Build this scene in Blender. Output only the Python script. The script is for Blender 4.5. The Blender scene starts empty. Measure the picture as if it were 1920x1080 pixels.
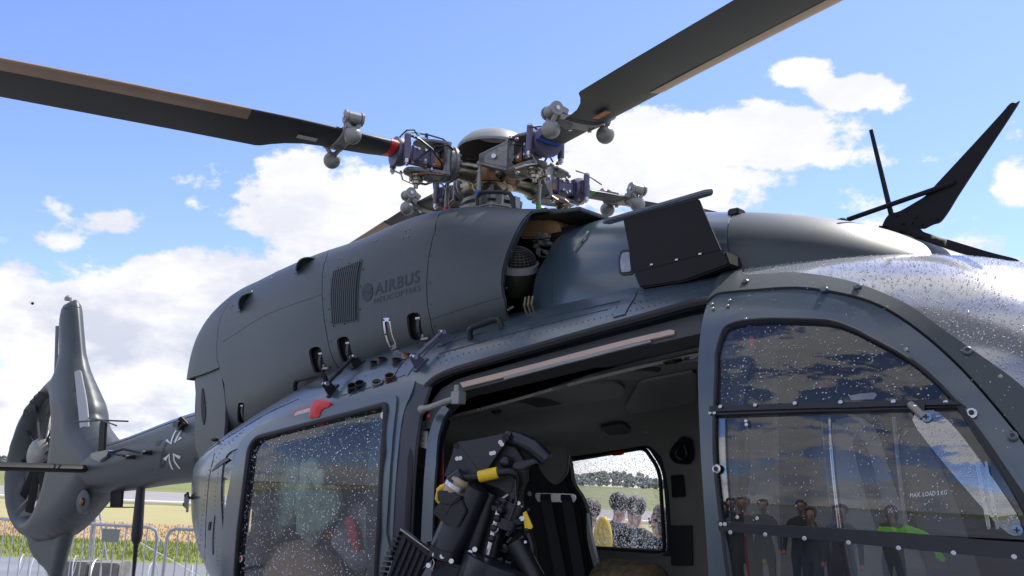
import bpy, bmesh, math, random
import numpy as np
from mathutils import Vector, Matrix
from mathutils.geometry import delaunay_2d_cdt

random.seed(7)
RAD = math.radians
PI = math.pi
scene = bpy.context.scene

# ------------------------------------------------------------------ camera
F_PX = 1750.0
PITCH, ROLL, AZ = RAD(11.75), RAD(2.3), RAD(45)
CAM = Vector((3.58921791, -3.38785279, 1.74))
_v = Vector((-math.cos(AZ), math.sin(AZ), 0))
_r = Vector((math.sin(AZ), math.cos(AZ), 0))
FW = _v * math.cos(PITCH) + Vector((0, 0, math.sin(PITCH)))
_u = _r.cross(FW)
RT = _r * math.cos(ROLL) + _u * math.sin(ROLL)
UP = _u * math.cos(ROLL) - _r * math.sin(ROLL)
cd = bpy.data.cameras.new("camera")
cam = bpy.data.objects.new("camera", cd)
scene.collection.objects.link(cam)
cd.sensor_width = 36.0
cd.lens = 36.0 * F_PX / 1920.0
cd.clip_start = 0.05
cd.clip_end = 6000
cam.matrix_world = Matrix(((RT.x, UP.x, -FW.x, CAM.x), (RT.y, UP.y, -FW.y, CAM.y), (RT.z, UP.z, -FW.z, CAM.z), (0, 0, 0, 1)))
scene.camera = cam

# ------------------------------------------------------------------ light
SUN_AZ, SUN_EL = 88.0, 57.0          # azimuth measured from +X (nose) towards +Y (port)
sdir = Vector((math.cos(RAD(SUN_AZ)) * math.cos(RAD(SUN_EL)), math.sin(RAD(SUN_AZ)) * math.cos(RAD(SUN_EL)), math.sin(RAD(SUN_EL))))
sl = bpy.data.lights.new("sun", 'SUN')
sl.energy = 4.6
sl.angle = RAD(0.53)
sl.color = (1.0, 0.955, 0.89)
sun = bpy.data.objects.new("sun", sl)
scene.collection.objects.link(sun)
sun.rotation_euler = sdir.to_track_quat('Z', 'Y').to_euler()
sun.location = (0, 0, 30)

scene.view_settings.view_transform = 'Standard'
scene.view_settings.look = 'None'
scene.view_settings.exposure = 0.25
scene.view_settings.gamma = 1.0
scene.view_settings.use_curve_mapping = False
scene.render.engine = 'CYCLES'
scene.cycles.transparent_max_bounces = 24
scene.cycles.max_bounces = 8
scene.cycles.sample_clamp_indirect = 8.0

# ------------------------------------------------------------------ sky
def build_world():
    w = bpy.data.worlds.new("World")
    scene.world = w
    w.use_nodes = True
    nt = w.node_tree
    N, L = nt.nodes, nt.links
    N.clear()
    out = N.new("ShaderNodeOutputWorld")
    bg = N.new("ShaderNodeBackground")
    bg.inputs[1].default_value = 0.145
    L.new(bg.outputs[0], out.inputs[0])
    sky = N.new("ShaderNodeTexSky")
    sky.sky_type = 'NISHITA'
    sky.sun_disc = False
    sky.sun_elevation = RAD(SUN_EL)
    sky.sun_rotation = RAD(90 - SUN_AZ)
    sky.air_density = 1.0
    sky.dust_density = 0.3
    sky.ozone_density = 2.0

    def val(x):
        return x
    def math_(op, a, b=None, c=None, clamp=False):
        n = N.new("ShaderNodeMath"); n.operation = op; n.use_clamp = clamp
        for i, q in enumerate((a, b, c)):
            if q is None: continue
            if isinstance(q, (int, float)): n.inputs[i].default_value = q
            else: L.new(q, n.inputs[i])
        return n.outputs[0]
    def dot(vsock, vec):
        n = N.new("ShaderNodeVectorMath"); n.operation = 'DOT_PRODUCT'
        L.new(vsock, n.inputs[0]); n.inputs[1].default_value = vec
        return n.outputs['Value']
    tc = N.new("ShaderNodeTexCoord")
    d = tc.outputs['Generated']
    # clouds stand at bearings round the field; a tangent chart of the sky round bearing 135 deg
    cf = dot(d, tuple(FW)); cr = dot(d, tuple(RT)); cu = dot(d, tuple(UP))
    front = math_('GREATER_THAN', cf, 0.25)
    cfs = math_('MAXIMUM', cf, 0.25)
    u = math_('DIVIDE', cr, cfs)
    v = math_('DIVIDE', cu, cfs)
    # three scales of billow noise on the direction itself
    def noise(scale, det, rough, off=(0, 0, 0), zs=1.6):
        mp = N.new("ShaderNodeMapping"); mp.inputs['Location'].default_value = off
        mp.inputs['Scale'].default_value = (1, 1, zs)
        L.new(d, mp.inputs[0])
        n = N.new("ShaderNodeTexNoise"); n.inputs['Scale'].default_value = scale
        n.inputs['Detail'].default_value = det; n.inputs['Roughness'].default_value = rough
        L.new(mp.outputs[0], n.inputs['Vector'])
        return n.outputs['Fac']
    n1 = noise(7.0, 9.0, 0.62)
    n2 = noise(3.2, 4.0, 0.5, (4.1, 2.2, 0.3))
    n3 = noise(22.0, 6.0, 0.6, (1.1, 7.2, 3.3))
    # blobs: px, py, rx, ry, strength   (bearings of the clouds seen over the airfield)
    B = [(150, 590, 420, 110, 1.0), (330, 540, 140, 85, 1.1), (60, 760, 420, 120, .78), (620, 410, 200, 105, 1.3), (560, 335, 85, 62, 1.1), (720, 350, 85, 52, 1.15),
         (470, 370, 60, 50, 0.75), (230, 420, 150, 38, 0.55), (600, 520, 260, 110, 1.2), (330, 690, 350, 110, .75), (1240, 275, 210, 70, 1.3), (1420, 262, 160, 66, 1.25),
         (1330, 350, 190, 66, 1.0), (1140, 320, 140, 66, 1.15), (1500, 135, 75, 34, 0.85), (1590, 175, 90, 34, 0.85), (1900, 350, 55, 60, 0.8), (1490, 400, 60, 28, 0.6), (110, 390, 60, 40, 0.4),
         (1300, 620, 900, 220, 1.1), (500, 900, 900, 120, 0.7), (120, 455, 60, 30, 0.6), (1905, 245, 35, 35, 0.5)]
    field = None
    for px, py, rx, ry, s in B:
        uu = math_('MULTIPLY', math_('SUBTRACT', u, (px - 960) / F_PX), F_PX / rx)
        vv = math_('MULTIPLY', math_('SUBTRACT', v, (540 - py) / F_PX), F_PX / ry)
        r2 = math_('ADD', math_('MULTIPLY', uu, uu), math_('MULTIPLY', vv, vv))
        e = math_('MULTIPLY', math_('EXPONENT', math_('MULTIPLY', r2, -0.9)), s)
        field = e if field is None else math_('MAXIMUM', field, e)
    # elsewhere the same broken cumulus goes on by noise alone
    elsew = math_('MULTIPLY', math_('SUBTRACT', n2, 0.27), 2.3)
    sel = N.new("ShaderNodeMix"); sel.data_type = 'FLOAT'
    edge = math_('MULTIPLY', math_('SUBTRACT', math_('MAXIMUM', math_('ABSOLUTE', math_('MULTIPLY', u, 0.62)), math_('ABSOLUTE', v)), 0.40), 6.0, clamp=True)
    edge = math_('MAXIMUM', edge, math_('SUBTRACT', 1.0, front))
    L.new(edge, sel.inputs[0]); L.new(field, sel.inputs[2]); L.new(elsew, sel.inputs[3])
    fld = sel.outputs[0]
    dens = math_('ADD', math_('SUBTRACT', fld, 0.47), math_('ADD', math_('MULTIPLY', math_('SUBTRACT', n1, 0.5), 1.9), math_('MULTIPLY', math_('SUBTRACT', n3, 0.5), 0.8)))
    alpha = N.new("ShaderNodeMapRange"); alpha.interpolation_type = 'SMOOTHSTEP'
    alpha.inputs['From Min'].default_value = -0.05; alpha.inputs['From Max'].default_value = 0.15
    L.new(dens, alpha.inputs[0])
    # thick parts go lilac grey at their base
    sh = N.new("ShaderNodeMapRange"); sh.inputs['From Min'].default_value = 0.42; sh.inputs['From Max'].default_value = 0.60
    nsh = noise(8.5, 8.0, 0.58, (0.2, 0.9, 0.13), 2.2)
    L.new(nsh, sh.inputs[0])
    low = N.new("ShaderNodeMapRange"); low.inputs['From Min'].default_value = 0.34; low.inputs['From Max'].default_value = 0.02
    sep = N.new("ShaderNodeSeparateXYZ"); L.new(d, sep.inputs[0]); L.new(sep.outputs[2], low.inputs[0])
    shade = math_('MULTIPLY', sh.outputs[0], math_('ADD', 0.22, math_('MULTIPLY', low.outputs[0], 0.66)), clamp=True)
    cc = N.new("ShaderNodeMix"); cc.data_type = 'RGBA'
    L.new(shade, cc.inputs[0]); cc.inputs[6].default_value = (6.1, 6.1, 6.3, 1); cc.inputs[7].default_value = (3.0, 3.35, 4.4, 1)
    # sky colour, lifted a little near the horizon by thin haze
    gain = N.new("ShaderNodeMix"); gain.data_type = 'RGBA'; gain.blend_type = 'MULTIPLY'; gain.inputs[0].default_value = 1.0
    L.new(sky.outputs[0], gain.inputs[6]); gain.inputs[7].default_value = SKY_TINT
    mx = N.new("ShaderNodeMix"); mx.data_type = 'RGBA'
    L.new(alpha.outputs[0], mx.inputs[0]); L.new(gain.outputs[2], mx.inputs[6]); L.new(cc.outputs[2], mx.inputs[7])
    L.new(mx.outputs[2], bg.inputs[0])
SKY_TINT = (1.02, 1.02, 1.34, 1)
build_world()

# ------------------------------------------------------------------ materials
MATS = {}
def mat(name, col, rough=0.5, metal=0.0, bump=0.0, bscale=60.0, var=0.0, vscale=6.0, spec=0.5, drops=0.0, coat=0.0, emit=None, col2=None, stretch=(1, 1, 1)):
    if name in MATS: return MATS[name]
    m = bpy.data.materials.new(name); m.use_nodes = True
    nt = m.node_tree; N, L = nt.nodes, nt.links
    b = N["Principled BSDF"]
    b.inputs['Base Color'].default_value = (*col, 1)
    b.inputs['Roughness'].default_value = rough
    b.inputs['Metallic'].default_value = metal
    b.inputs['Specular IOR Level'].default_value = spec
    if coat: b.inputs['Coat Weight'].default_value = coat; b.inputs['Coat Roughness'].default_value = 0.15
    if emit: b.inputs['Emission Color'].default_value = (*emit, 1); b.inputs['Emission Strength'].default_value = 1.0
    tc = N.new("ShaderNodeTexCoord")
    mp = N.new("ShaderNodeMapping"); mp.inputs['Scale'].default_value = stretch
    L.new(tc.outputs['Object'], mp.inputs[0])
    if var:
        n = N.new("ShaderNodeTexNoise"); n.inputs['Scale'].default_value = vscale; n.inputs['Detail'].default_value = 7; n.inputs['Roughness'].default_value = 0.65
        L.new(mp.outputs[0], n.inputs['Vector'])
        r = N.new("ShaderNodeMapRange"); r.inputs['From Min'].default_value = 0.3; r.inputs['From Max'].default_value = 0.7
        L.new(n.outputs[0], r.inputs[0])
        mx = N.new("ShaderNodeMix"); mx.data_type = 'RGBA'
        c2 = col2 or tuple(min(1, c * (1 + var)) for c in col)
        c1 = col if col2 else tuple(c * (1 - var) for c in col)
        mx.inputs[6].default_value = (*c1, 1); mx.inputs[7].default_value = (*c2, 1)
        L.new(r.outputs[0], mx.inputs[0]); L.new(mx.outputs[2], b.inputs['Base Color'])
        rr = N.new("ShaderNodeMapRange"); rr.inputs['To Min'].default_value = max(0.02, rough - 0.08); rr.inputs['To Max'].default_value = min(1, rough + 0.08)
        L.new(n.outputs[0], rr.inputs[0]); L.new(rr.outputs[0], b.inputs['Roughness'])
    hs = []
    if bump:
        n = N.new("ShaderNodeTexNoise"); n.inputs['Scale'].default_value = bscale; n.inputs['Detail'].default_value = 5
        L.new(mp.outputs[0], n.inputs['Vector']); hs.append((n.outputs[0], bump, 0.002))
    if drops:
        vo = N.new("ShaderNodeTexVoronoi"); vo.inputs['Scale'].default_value = 75
        L.new(tc.outputs['Object'], vo.inputs['Vector'])
        no = N.new("ShaderNodeTexNoise"); no.inputs['Scale'].default_value = 9; no.inputs['Detail'].default_value = 4
        L.new(tc.outputs['Object'], no.inputs['Vector'])
        th = N.new("ShaderNodeMath"); th.operation = 'MULTIPLY'; L.new(no.outputs[0], th.inputs[0]); th.inputs[1].default_value = 0.36
        mr = N.new("ShaderNodeMapRange"); mr.inputs['To Min'].default_value = 1; mr.inputs['To Max'].default_value = 0
        L.new(vo.outputs['Distance'], mr.inputs[0]); mr.inputs['From Min'].default_value = 0.02; L.new(th.outputs[0], mr.inputs['From Max'])
        gate = N.new("ShaderNodeMath"); gate.operation = 'GREATER_THAN'
        sc = N.new("ShaderNodeSeparateColor"); L.new(vo.outputs['Color'], sc.inputs[0]); L.new(sc.outputs[0], gate.inputs[0]); gate.inputs[1].default_value = 0.72
        mu = N.new("ShaderNodeMath"); mu.operation = 'MULTIPLY'; L.new(mr.outputs[0], mu.inputs[0]); L.new(gate.outputs[0], mu.inputs[1])
        hs.append((mu.outputs[0], drops, 0.003))
    prev = None
    for s, st, dist in hs:
        bp = N.new("ShaderNodeBump"); bp.inputs['Strength'].default_value = st; bp.inputs['Distance'].default_value = dist
        L.new(s, bp.inputs['Height'])
        if prev: L.new(prev, bp.inputs['Normal'])
        prev = bp.outputs[0]
    if prev: L.new(prev, b.inputs['Normal'])
    MATS[name] = m
    return m

def glass(name, tint=(0.9, 0.93, 0.93), k=1.0, base=0.03, rough=0.0, bump=0.0, film=0.0):
    m = bpy.data.materials.new(name); m.use_nodes = True
    nt = m.node_tree; N, L = nt.nodes, nt.links; N.clear()
    out = N.new("ShaderNodeOutputMaterial"); mx = N.new("ShaderNodeMixShader")
    tr = N.new("ShaderNodeBsdfTransparent"); tr.inputs[0].default_value = (*tint, 1)
    gl = N.new("ShaderNodeBsdfGlossy"); gl.inputs['Roughness'].default_value = rough
    fr = N.new("ShaderNodeFresnel"); fr.inputs[0].default_value = 1.5
    mu = N.new("ShaderNodeMath"); mu.operation = 'MULTIPLY_ADD'; mu.inputs[1].default_value = k; mu.inputs[2].default_value = base; mu.use_clamp = True
    L.new(fr.outputs[0], mu.inputs[0]); L.new(mu.outputs[0], mx.inputs[0])
    L.new(tr.outputs[0], mx.inputs[1]); L.new(gl.outputs[0], mx.inputs[2]); L.new(mx.outputs[0], out.inputs[0])
    if film:
        m3 = N.new('ShaderNodeMixShader'); df = N.new('ShaderNodeBsdfDiffuse'); df.inputs[0].default_value = (.6, .61, .62, 1); m3.inputs[0].default_value = film
        L.new(mx.outputs[0], m3.inputs[1]); L.new(df.outputs[0], m3.inputs[2]); L.new(m3.outputs[0], out.inputs[0])
    if bump:
        tc = N.new("ShaderNodeTexCoord"); n = N.new("ShaderNodeTexNoise"); n.inputs['Scale'].default_value = 3.0
        L.new(tc.outputs['Object'], n.inputs['Vector'])
        bp = N.new("ShaderNodeBump"); bp.inputs['Strength'].default_value = bump; bp.inputs['Distance'].default_value = 0.02
        L.new(n.outputs[0], bp.inputs['Height']); L.new(bp.outputs[0], gl.inputs['Normal'])
    MATS[name] = m
    return m

PAINT = mat('hull_paint', (0.037, 0.061, 0.081), 0.33, var=0.07, vscale=5, bump=0.05, bscale=220, drops=0.30, spec=0.9, coat=.45)
PAINTC = mat('cowling_paint', (0.050, 0.060, 0.062), 0.44, var=0.15, vscale=2.5, bump=0.06, bscale=260, drops=0.14)
PAINTD = mat('dark_paint', (0.011, 0.011, 0.012), 0.6, var=0.15, vscale=8, bump=0.05, spec=.25)
BLADE = mat('blade_paint', (0.035, 0.034, 0.033), 0.5, var=0.08, vscale=3, bump=0.04)
STRIP = mat('erosion_strip', (0.42, 0.29, 0.20), 0.42, metal=0.5, var=0.12, vscale=7, bump=0.1, bscale=90, drops=0.6)
BLACK = mat('black_metal', (0.010, 0.011, 0.013), 0.42, var=0.2, vscale=20, bump=0.05, drops=0.5)
GUN = mat('wet_black_metal', (0.012, 0.014, 0.020), 0.30, var=0.2, vscale=20, bump=0.05, drops=0.7)
RUBBER = mat('rubber', (0.014, 0.014, 0.016), 0.55, bump=0.2, bscale=150, drops=0.3)
HUBG = mat('hub_grey_metal', (0.20, 0.195, 0.185), 0.38, metal=0.45, var=0.35, vscale=26, bump=0.15, bscale=90)
GREY = mat('grey_painted_metal', (0.27, 0.265, 0.24), 0.42, metal=0.35, var=0.12, vscale=18, bump=0.08, bscale=120)
SILVER = mat('bare_metal', (0.55, 0.55, 0.56), 0.28, metal=1.0, var=0.1, vscale=30)
TITAN = mat('titanium', (0.33, 0.29, 0.22), 0.22, metal=1.0, var=0.3, vscale=9)
BRONZE = mat('bronze_metal', (0.24, 0.13, 0.08), 0.38, metal=0.8, var=0.3, vscale=14)
PURPLE = mat('violet_anodised', (0.125, 0.11, 0.17), 0.42, metal=0.3, var=0.15, vscale=25, bump=0.08)
RED = mat('red_paint', (0.62, 0.02, 0.02), 0.4, var=0.1)
BLUE = mat('blue_tape', (0.02, 0.13, 0.55), 0.4)
GREEN = mat('green_tape', (0.06, 0.36, 0.06), 0.4)
YELLOW = mat('yellow_tape', (0.80, 0.52, 0.02), 0.45, var=0.08)
ORANGE = mat('orange_label', (0.62, 0.17, 0.03), 0.5, var=0.3, vscale=60)
WHITE = mat('white_print', (0.75, 0.75, 0.74), 0.5)
LABEL = mat('grey_label', (0.50, 0.47, 0.44), 0.5, var=0.2, vscale=80)
BEIGE = mat('beige_strip', (0.50, 0.36, 0.28), 0.5, var=0.1, vscale=4)
TAN = mat('tan_composite', (0.45, 0.28, 0.13), 0.55, var=0.15)
LINING = mat('cabin_lining', (0.27, 0.27, 0.23), 0.6, var=0.08, vscale=3, bump=0.1, bscale=300)
LINING2 = mat('cabin_trim', (0.036, 0.038, 0.036), 0.5, var=0.08, vscale=3, bump=0.1)
SEATG = mat('seat_shell', (0.26, 0.26, 0.25), 0.55, var=0.06)
FABRIC = mat('black_fabric', (0.012, 0.012, 0.014), 0.85, bump=0.4, bscale=400)
PRINT = mat('dark_print', (0.016, 0.019, 0.024), 0.5)
DARK = mat('dark_bay', (0.012, 0.012, 0.012), 0.7)
GLASS = glass('cabin_glass', (0.90, 0.93, 0.92), 1.0, 0.02)
GLASSD = glass('sliding_door_glass', (0.96, 0.97, 0.97), 1.15, 0.02, film=.015)
GLASSC = glass('door_glass', (0.88, 0.91, 0.93), 1.4, 0.03, film=.02)
GLASST = glass('canopy_glass', (0.55, 0.58, 0.62), 2.6, 0.30, rough=0.15, film=.26)  # wet film; its diffuse grey also imitates the white sky glow
GLASSF = glass('far_glass', (0.93, 0.95, 0.96), 0.8, 0.0)
WATER = mat('water_drop', (0.42, 0.44, 0.48), 0.06, spec=1.0)  # pale base colour stands in for sky light refracted in the drops
WATERB = mat('sky_bright_drop', (0.85, 0.87, 0.9), 0.06, spec=1.0)  # paler copy, with more refracted sky light put into its colour
WATERT = bpy.data.materials.new('back_lit_drop'); WATERT.use_nodes = True
_n = WATERT.node_tree.nodes; _l = WATERT.node_tree.links; _n.clear()
_o = _n.new('ShaderNodeOutputMaterial'); _m = _n.new('ShaderNodeMixShader'); _m.inputs[0].default_value = .6; _t = _n.new('ShaderNodeBsdfTranslucent'); _t.inputs[0].default_value = (.8, .82, .85, 1); _g = _n.new('ShaderNodeBsdfGlossy'); _g.inputs['Roughness'].default_value = .05
_l.new(_t.outputs[0], _m.inputs[1]); _l.new(_g.outputs[0], _m.inputs[2]); _l.new(_m.outputs[0], _o.inputs[0])
PERSPEX = glass('clear_plastic', (0.80, 0.83, 0.86), 2.2, 0.12)

# ------------------------------------------------------------------ geometry helpers
def ray(px, py):
    d = FW * F_PX + RT * (px - 960) - UP * (py - 540)
    return d.normalized()
def on_plane(px, py, o, n):
    d = ray(px, py); o = Vector(o); n = Vector(n)
    return CAM + d * ((o - CAM).dot(n) / d.dot(n))
def at_y(px, py, y): return on_plane(px, py, (0, y, 0), (0, 1, 0))
def at_x(px, py, x): return on_plane(px, py, (x, 0, 0), (1, 0, 0))
def at_z(px, py, z): return on_plane(px, py, (0, 0, z), (0, 0, 1))

HALF = PI / 2
def link(o):
    scene.collection.objects.link(o); return o
def thing(name, label, cat, loc=(0, 0, 0), group=None):
    o = bpy.data.objects.new(name, None); o.empty_display_size = 0.2
    link(o); o.location = loc; o['label'] = label; o['category'] = cat
    if group: o['group'] = group
    return o
def tag(o, label, cat, group=None):
    o['label'] = label; o['category'] = cat
    if group: o['group'] = group
    return o
def finish(name, verts, faces, m, parent=None, smooth=True, angle=35, kind=None, label=None, mats=None, mi=None):
    me = bpy.data.meshes.new(name)
    me.from_pydata([tuple(v) for v in verts], [], [tuple(f) for f in faces])
    for mm in (mats or [m]): me.materials.append(mm)
    if mi is not None: me.polygons.foreach_set('material_index', mi)
    bm = bmesh.new(); bm.from_mesh(me); bmesh.ops.recalc_face_normals(bm, faces=bm.faces); bm.to_mesh(me); bm.free()
    if smooth:
        me.polygons.foreach_set('use_smooth', [True] * len(me.polygons))
        me.set_sharp_from_angle(angle=RAD(angle))
    o = link(bpy.data.objects.new(name, me))
    put(o, parent)
    if kind: o['kind'] = kind
    if label: o['label'] = label
    return o
def root_loc(p):
    l = Vector((0, 0, 0))
    while p is not None:
        l += p.location; p = p.parent
    return l
def put(o, parent):
    """parent o (built in world coordinates) keeping it where it is (parents carry translation only)"""
    if parent is None: return
    o.parent = parent
    o.location = o.location - root_loc(parent)

class MB:
    """collects shapes, then links them as ONE mesh object"""
    def __init__(s): s.v = []; s.f = []
    def add(s, vs, fs):
        b = len(s.v); s.v += [Vector(v) for v in vs]; s.f += [tuple(b + i for i in f) for f in fs]; return s
    def box(s, c, size, ax=None):
        c = Vector(c); ax = ax or (Vector((1, 0, 0)), Vector((0, 1, 0)), Vector((0, 0, 1)))
        P = [c + ax[0] * (i * size[0] / 2) + ax[1] * (j * size[1] / 2) + ax[2] * (k * size[2] / 2) for i in (-1, 1) for j in (-1, 1) for k in (-1, 1)]
        return s.add(P, [(0, 1, 3, 2), (4, 6, 7, 5), (0, 4, 5, 1), (2, 3, 7, 6), (0, 2, 6, 4), (1, 5, 7, 3)])
    def cyl(s, a, b, r, r2=None, n=16, cap=True):
        a = Vector(a); b = Vector(b); r2 = r if r2 is None else r2
        return s.lathe(a, b - a, [(0, r), (1, r2)], n, cap)
    def lathe(s, a, axis, prof, n=20, cap=True):
        """prof: (t along axis, radius)"""
        a = Vector(a); axis = Vector(axis); w = axis.normalized()
        e = w.orthogonal().normalized(); g = w.cross(e)
        V = []; Fc = []
        for t, r in prof:
            for k in range(n):
                an = 2 * PI * k / n
                V.append(a + axis * t + (e * math.cos(an) + g * math.sin(an)) * r)
        for i in range(len(prof) - 1):
            for k in range(n):
                k2 = (k + 1) % n
                Fc.append((i * n + k, i * n + k2, (i + 1) * n + k2, (i + 1) * n + k))
        if cap:
            Fc.append(tuple(range(n))[::-1]); Fc.append(tuple((len(prof) - 1) * n + k for k in range(n)))
        return s.add(V, Fc)
    def tube(s, pts, r, n=8, cap=True):
        pts = [Vector(p) for p in pts]; rs = r if isinstance(r, (list, tuple)) else [r] * len(pts)
        V = []; Fc = []; e = None
        for i, p in enumerate(pts):
            w = (pts[min(i + 1, len(pts) - 1)] - pts[max(i - 1, 0)]).normalized()
            if e is None: e = w.orthogonal().normalized()
            e = (e - w * e.dot(w)); e = e.normalized() if e.length > 1e-6 else w.orthogonal().normalized()
            g = w.cross(e)
            for k in range(n):
                an = 2 * PI * k / n; V.append(p + (e * math.cos(an) + g * math.sin(an)) * rs[i])
        for i in range(len(pts) - 1):
            for k in range(n):
                k2 = (k + 1) % n; Fc.append((i * n + k, i * n + k2, (i + 1) * n + k2, (i + 1) * n + k))
        if cap: Fc.append(tuple(range(n))[::-1]); Fc.append(tuple((len(pts) - 1) * n + k for k in range(n)))
        return s.add(V, Fc)
    def sphere(s, c, r, n=14, m=9, sq=(1, 1, 1)):
        c = Vector(c); V = [c + Vector((0, 0, r * sq[2]))]; Fc = []
        for i in range(1, m):
            a = PI * i / m
            for k in range(n):
                b = 2 * PI * k / n; V.append(c + Vector((r * sq[0] * math.sin(a) * math.cos(b), r * sq[1] * math.sin(a) * math.sin(b), r * sq[2] * math.cos(a))))
        V.append(c - Vector((0, 0, r * sq[2])))
        for k in range(n):
            k2 = (k + 1) % n; Fc.append((0, 1 + k, 1 + k2)); Fc.append((len(V) - 1, 1 + (m - 2) * n + k2, 1 + (m - 2) * n + k))
        for i in range(m - 2):
            for k in range(n):
                k2 = (k + 1) % n; Fc.append((1 + i * n + k, 1 + (i + 1) * n + k, 1 + (i + 1) * n + k2, 1 + i * n + k2))
        return s.add(V, Fc)
    def prism(s, poly, vec):
        poly = [Vector(p) for p in poly]; vec = Vector(vec); n = len(poly)
        return s.add(poly + [p + vec for p in poly], [tuple(range(n)), tuple(range(2 * n - 1, n - 1, -1))] + [(i, (i + 1) % n, n + (i + 1) % n, n + i) for i in range(n)])
    def build(s, name, m, parent=None, bevel=0.0, angle=35, smooth=True, kind=None, label=None):
        o = finish(name, s.v, s.f, m, parent, smooth, angle, kind, label)
        if bevel:
            bm = bmesh.new(); bm.from_mesh(o.data)
            es = [e for e in bm.edges if len(e.link_faces) == 2 and e.calc_face_angle(0) > 0.6]
            bmesh.ops.bevel(bm, geom=es, offset=bevel, segments=2, affect='EDGES', clamp_overlap=True)
            bm.to_mesh(o.data); bm.free()
            o.data.polygons.foreach_set('use_smooth', [True] * len(o.data.polygons)); o.data.set_sharp_from_angle(angle=RAD(50))
        return o

def cr(pts, k=6, closed=False):
    """Catmull-Rom through points; a point given as (x, y, 1) stays a corner"""
    n = len(pts); out = []
    corner = [len(p) > 2 and p[2] for p in pts]
    P = [np.array(p[:2], float) for p in pts]
    rng = range(n) if closed else range(n - 1)
    for i in rng:
        a, b = P[i], P[(i + 1) % n]
        if corner[i] and corner[(i + 1) % n]:
            out.append(tuple(a)); continue
        p0 = P[(i - 1) % n] if (closed or i > 0) and not corner[i] else a * 2 - b
        p3 = P[(i + 2) % n] if (closed or i + 2 < n) and not corner[(i + 1) % n] else b * 2 - a
        for j in range(k):
            t = j / k
            out.append(tuple(0.5 * ((2 * a) + (b - p0) * t + (2 * p0 - 5 * a + 4 * b - p3) * t * t + (3 * a - p0 - 3 * b + p3) * t ** 3)))
    if not closed: out.append(tuple(P[-1]))
    return out
def rnd(pts, r, k=6):
    """round the corners of a closed polygon; r number or list"""
    n = len(pts); out = []
    for i in range(n):
        p = np.array(pts[i][:2], float); a = np.array(pts[i - 1][:2], float); b = np.array(pts[(i + 1) % n][:2], float)
        rr = r[i] if isinstance(r, (list, tuple)) else r
        la, lb = np.linalg.norm(a - p), np.linalg.norm(b - p)
        q = min(rr, la * .45, lb * .45)
        if q <= 0: out.append(tuple(p)); continue
        s0 = p + (a - p) / la * q; s1 = p + (b - p) / lb * q
        for j in range(k + 1):
            t = j / k; out.append(tuple((1 - t) ** 2 * s0 + 2 * t * (1 - t) * p + t * t * s1))
    return out
def poly_inside(P, poly):
    """P Nx2, poly Mx2 -> bool"""
    x, y = P[:, 0], P[:, 1]; ins = np.zeros(len(P), bool); n = len(poly)
    for i in range(n):
        x1, y1 = poly[i]; x2, y2 = poly[(i + 1) % n]
        if y1 == y2: continue
        c = ((y1 > y) != (y2 > y)) & (x < (x2 - x1) * (y - y1) / (y2 - y1) + x1)
        ins ^= c
    return ins
def seg_dist(P, poly):
    d = np.full(len(P), 1e9); n = len(poly); poly = np.array(poly, float)
    for i in range(n):
        a = poly[i]; b = poly[(i + 1) % n]; ab = b - a; L2 = max(ab @ ab, 1e-12)
        t = np.clip(((P - a) @ ab) / L2, 0, 1); q = a + t[:, None] * ab
        d = np.minimum(d, np.hypot(P[:, 0] - q[:, 0], P[:, 1] - q[:, 1]))
    return d
def densify(poly, h):
    out = []; n = len(poly)
    for i in range(n):
        a = np.array(poly[i][:2], float); b = np.array(poly[(i + 1) % n][:2], float)
        k = max(1, int(math.ceil(np.linalg.norm(b - a) / h)))
        for j in range(k): out.append(tuple(a + (b - a) * j / k))
    return out
def fill2d(outline, holes=(), h=0.05, hb=None):
    """constrained Delaunay fill with an inner grid; returns verts (N,2), tris, loops of boundary indices"""
    hb = hb or h
    loops = [densify(p, hb) for p in [outline] + list(holes)]
    V = []; E = []; L = []
    for lp in loops:
        b = len(V); V += lp; k = len(lp); E += [(b + i, b + (i + 1) % k) for i in range(k)]; L.append(list(range(b, b + k)))
    A = np.array(loops[0]); lo, hi = A.min(0), A.max(0)
    gx = np.arange(lo[0] + h * .5, hi[0], h); gy = np.arange(lo[1] + h * .5, hi[1], h)
    if len(gx) and len(gy):
        G = np.array(np.meshgrid(gx, gy)).reshape(2, -1).T
        G[:, 0] += ((np.arange(len(G)) // len(gx)) % 2) * h * .5
        ok = poly_inside(G, loops[0])
        for q in loops[1:]: ok &= ~poly_inside(G, q)
        G = G[ok]
        if len(G):
            d = np.full(len(G), 1e9)
            for q in loops: d = np.minimum(d, seg_dist(G, q))
            V += [tuple(g) for g in G[d > h * .42]]
    r = delaunay_2d_cdt([Vector(v) for v in V], E, [], 0, 1e-7, True)
    vo = np.array([tuple(v) for v in r[0]]); tri = [f for f in r[2] if len(f) == 3]
    cen = np.array([vo[list(f)].mean(0) for f in tri])
    ok = poly_inside(cen, loops[0])
    for q in loops[1:]: ok &= ~poly_inside(cen, q)
    tri = [f for f, k in zip(tri, ok) if k]
    used = sorted({i for f in tri for i in f}); mp = {a: b for b, a in enumerate(used)}
    vo = vo[used]; tri = [tuple(mp[i] for i in f) for f in tri]
    return vo, tri
def boundary(tri):
    c = {}
    for f in tri:
        for a, b in ((f[0], f[1]), (f[1], f[2]), (f[2], f[0])): c[(a, b)] = 1
    return [(a, b) for (a, b) in c if (b, a) not in c]

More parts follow.
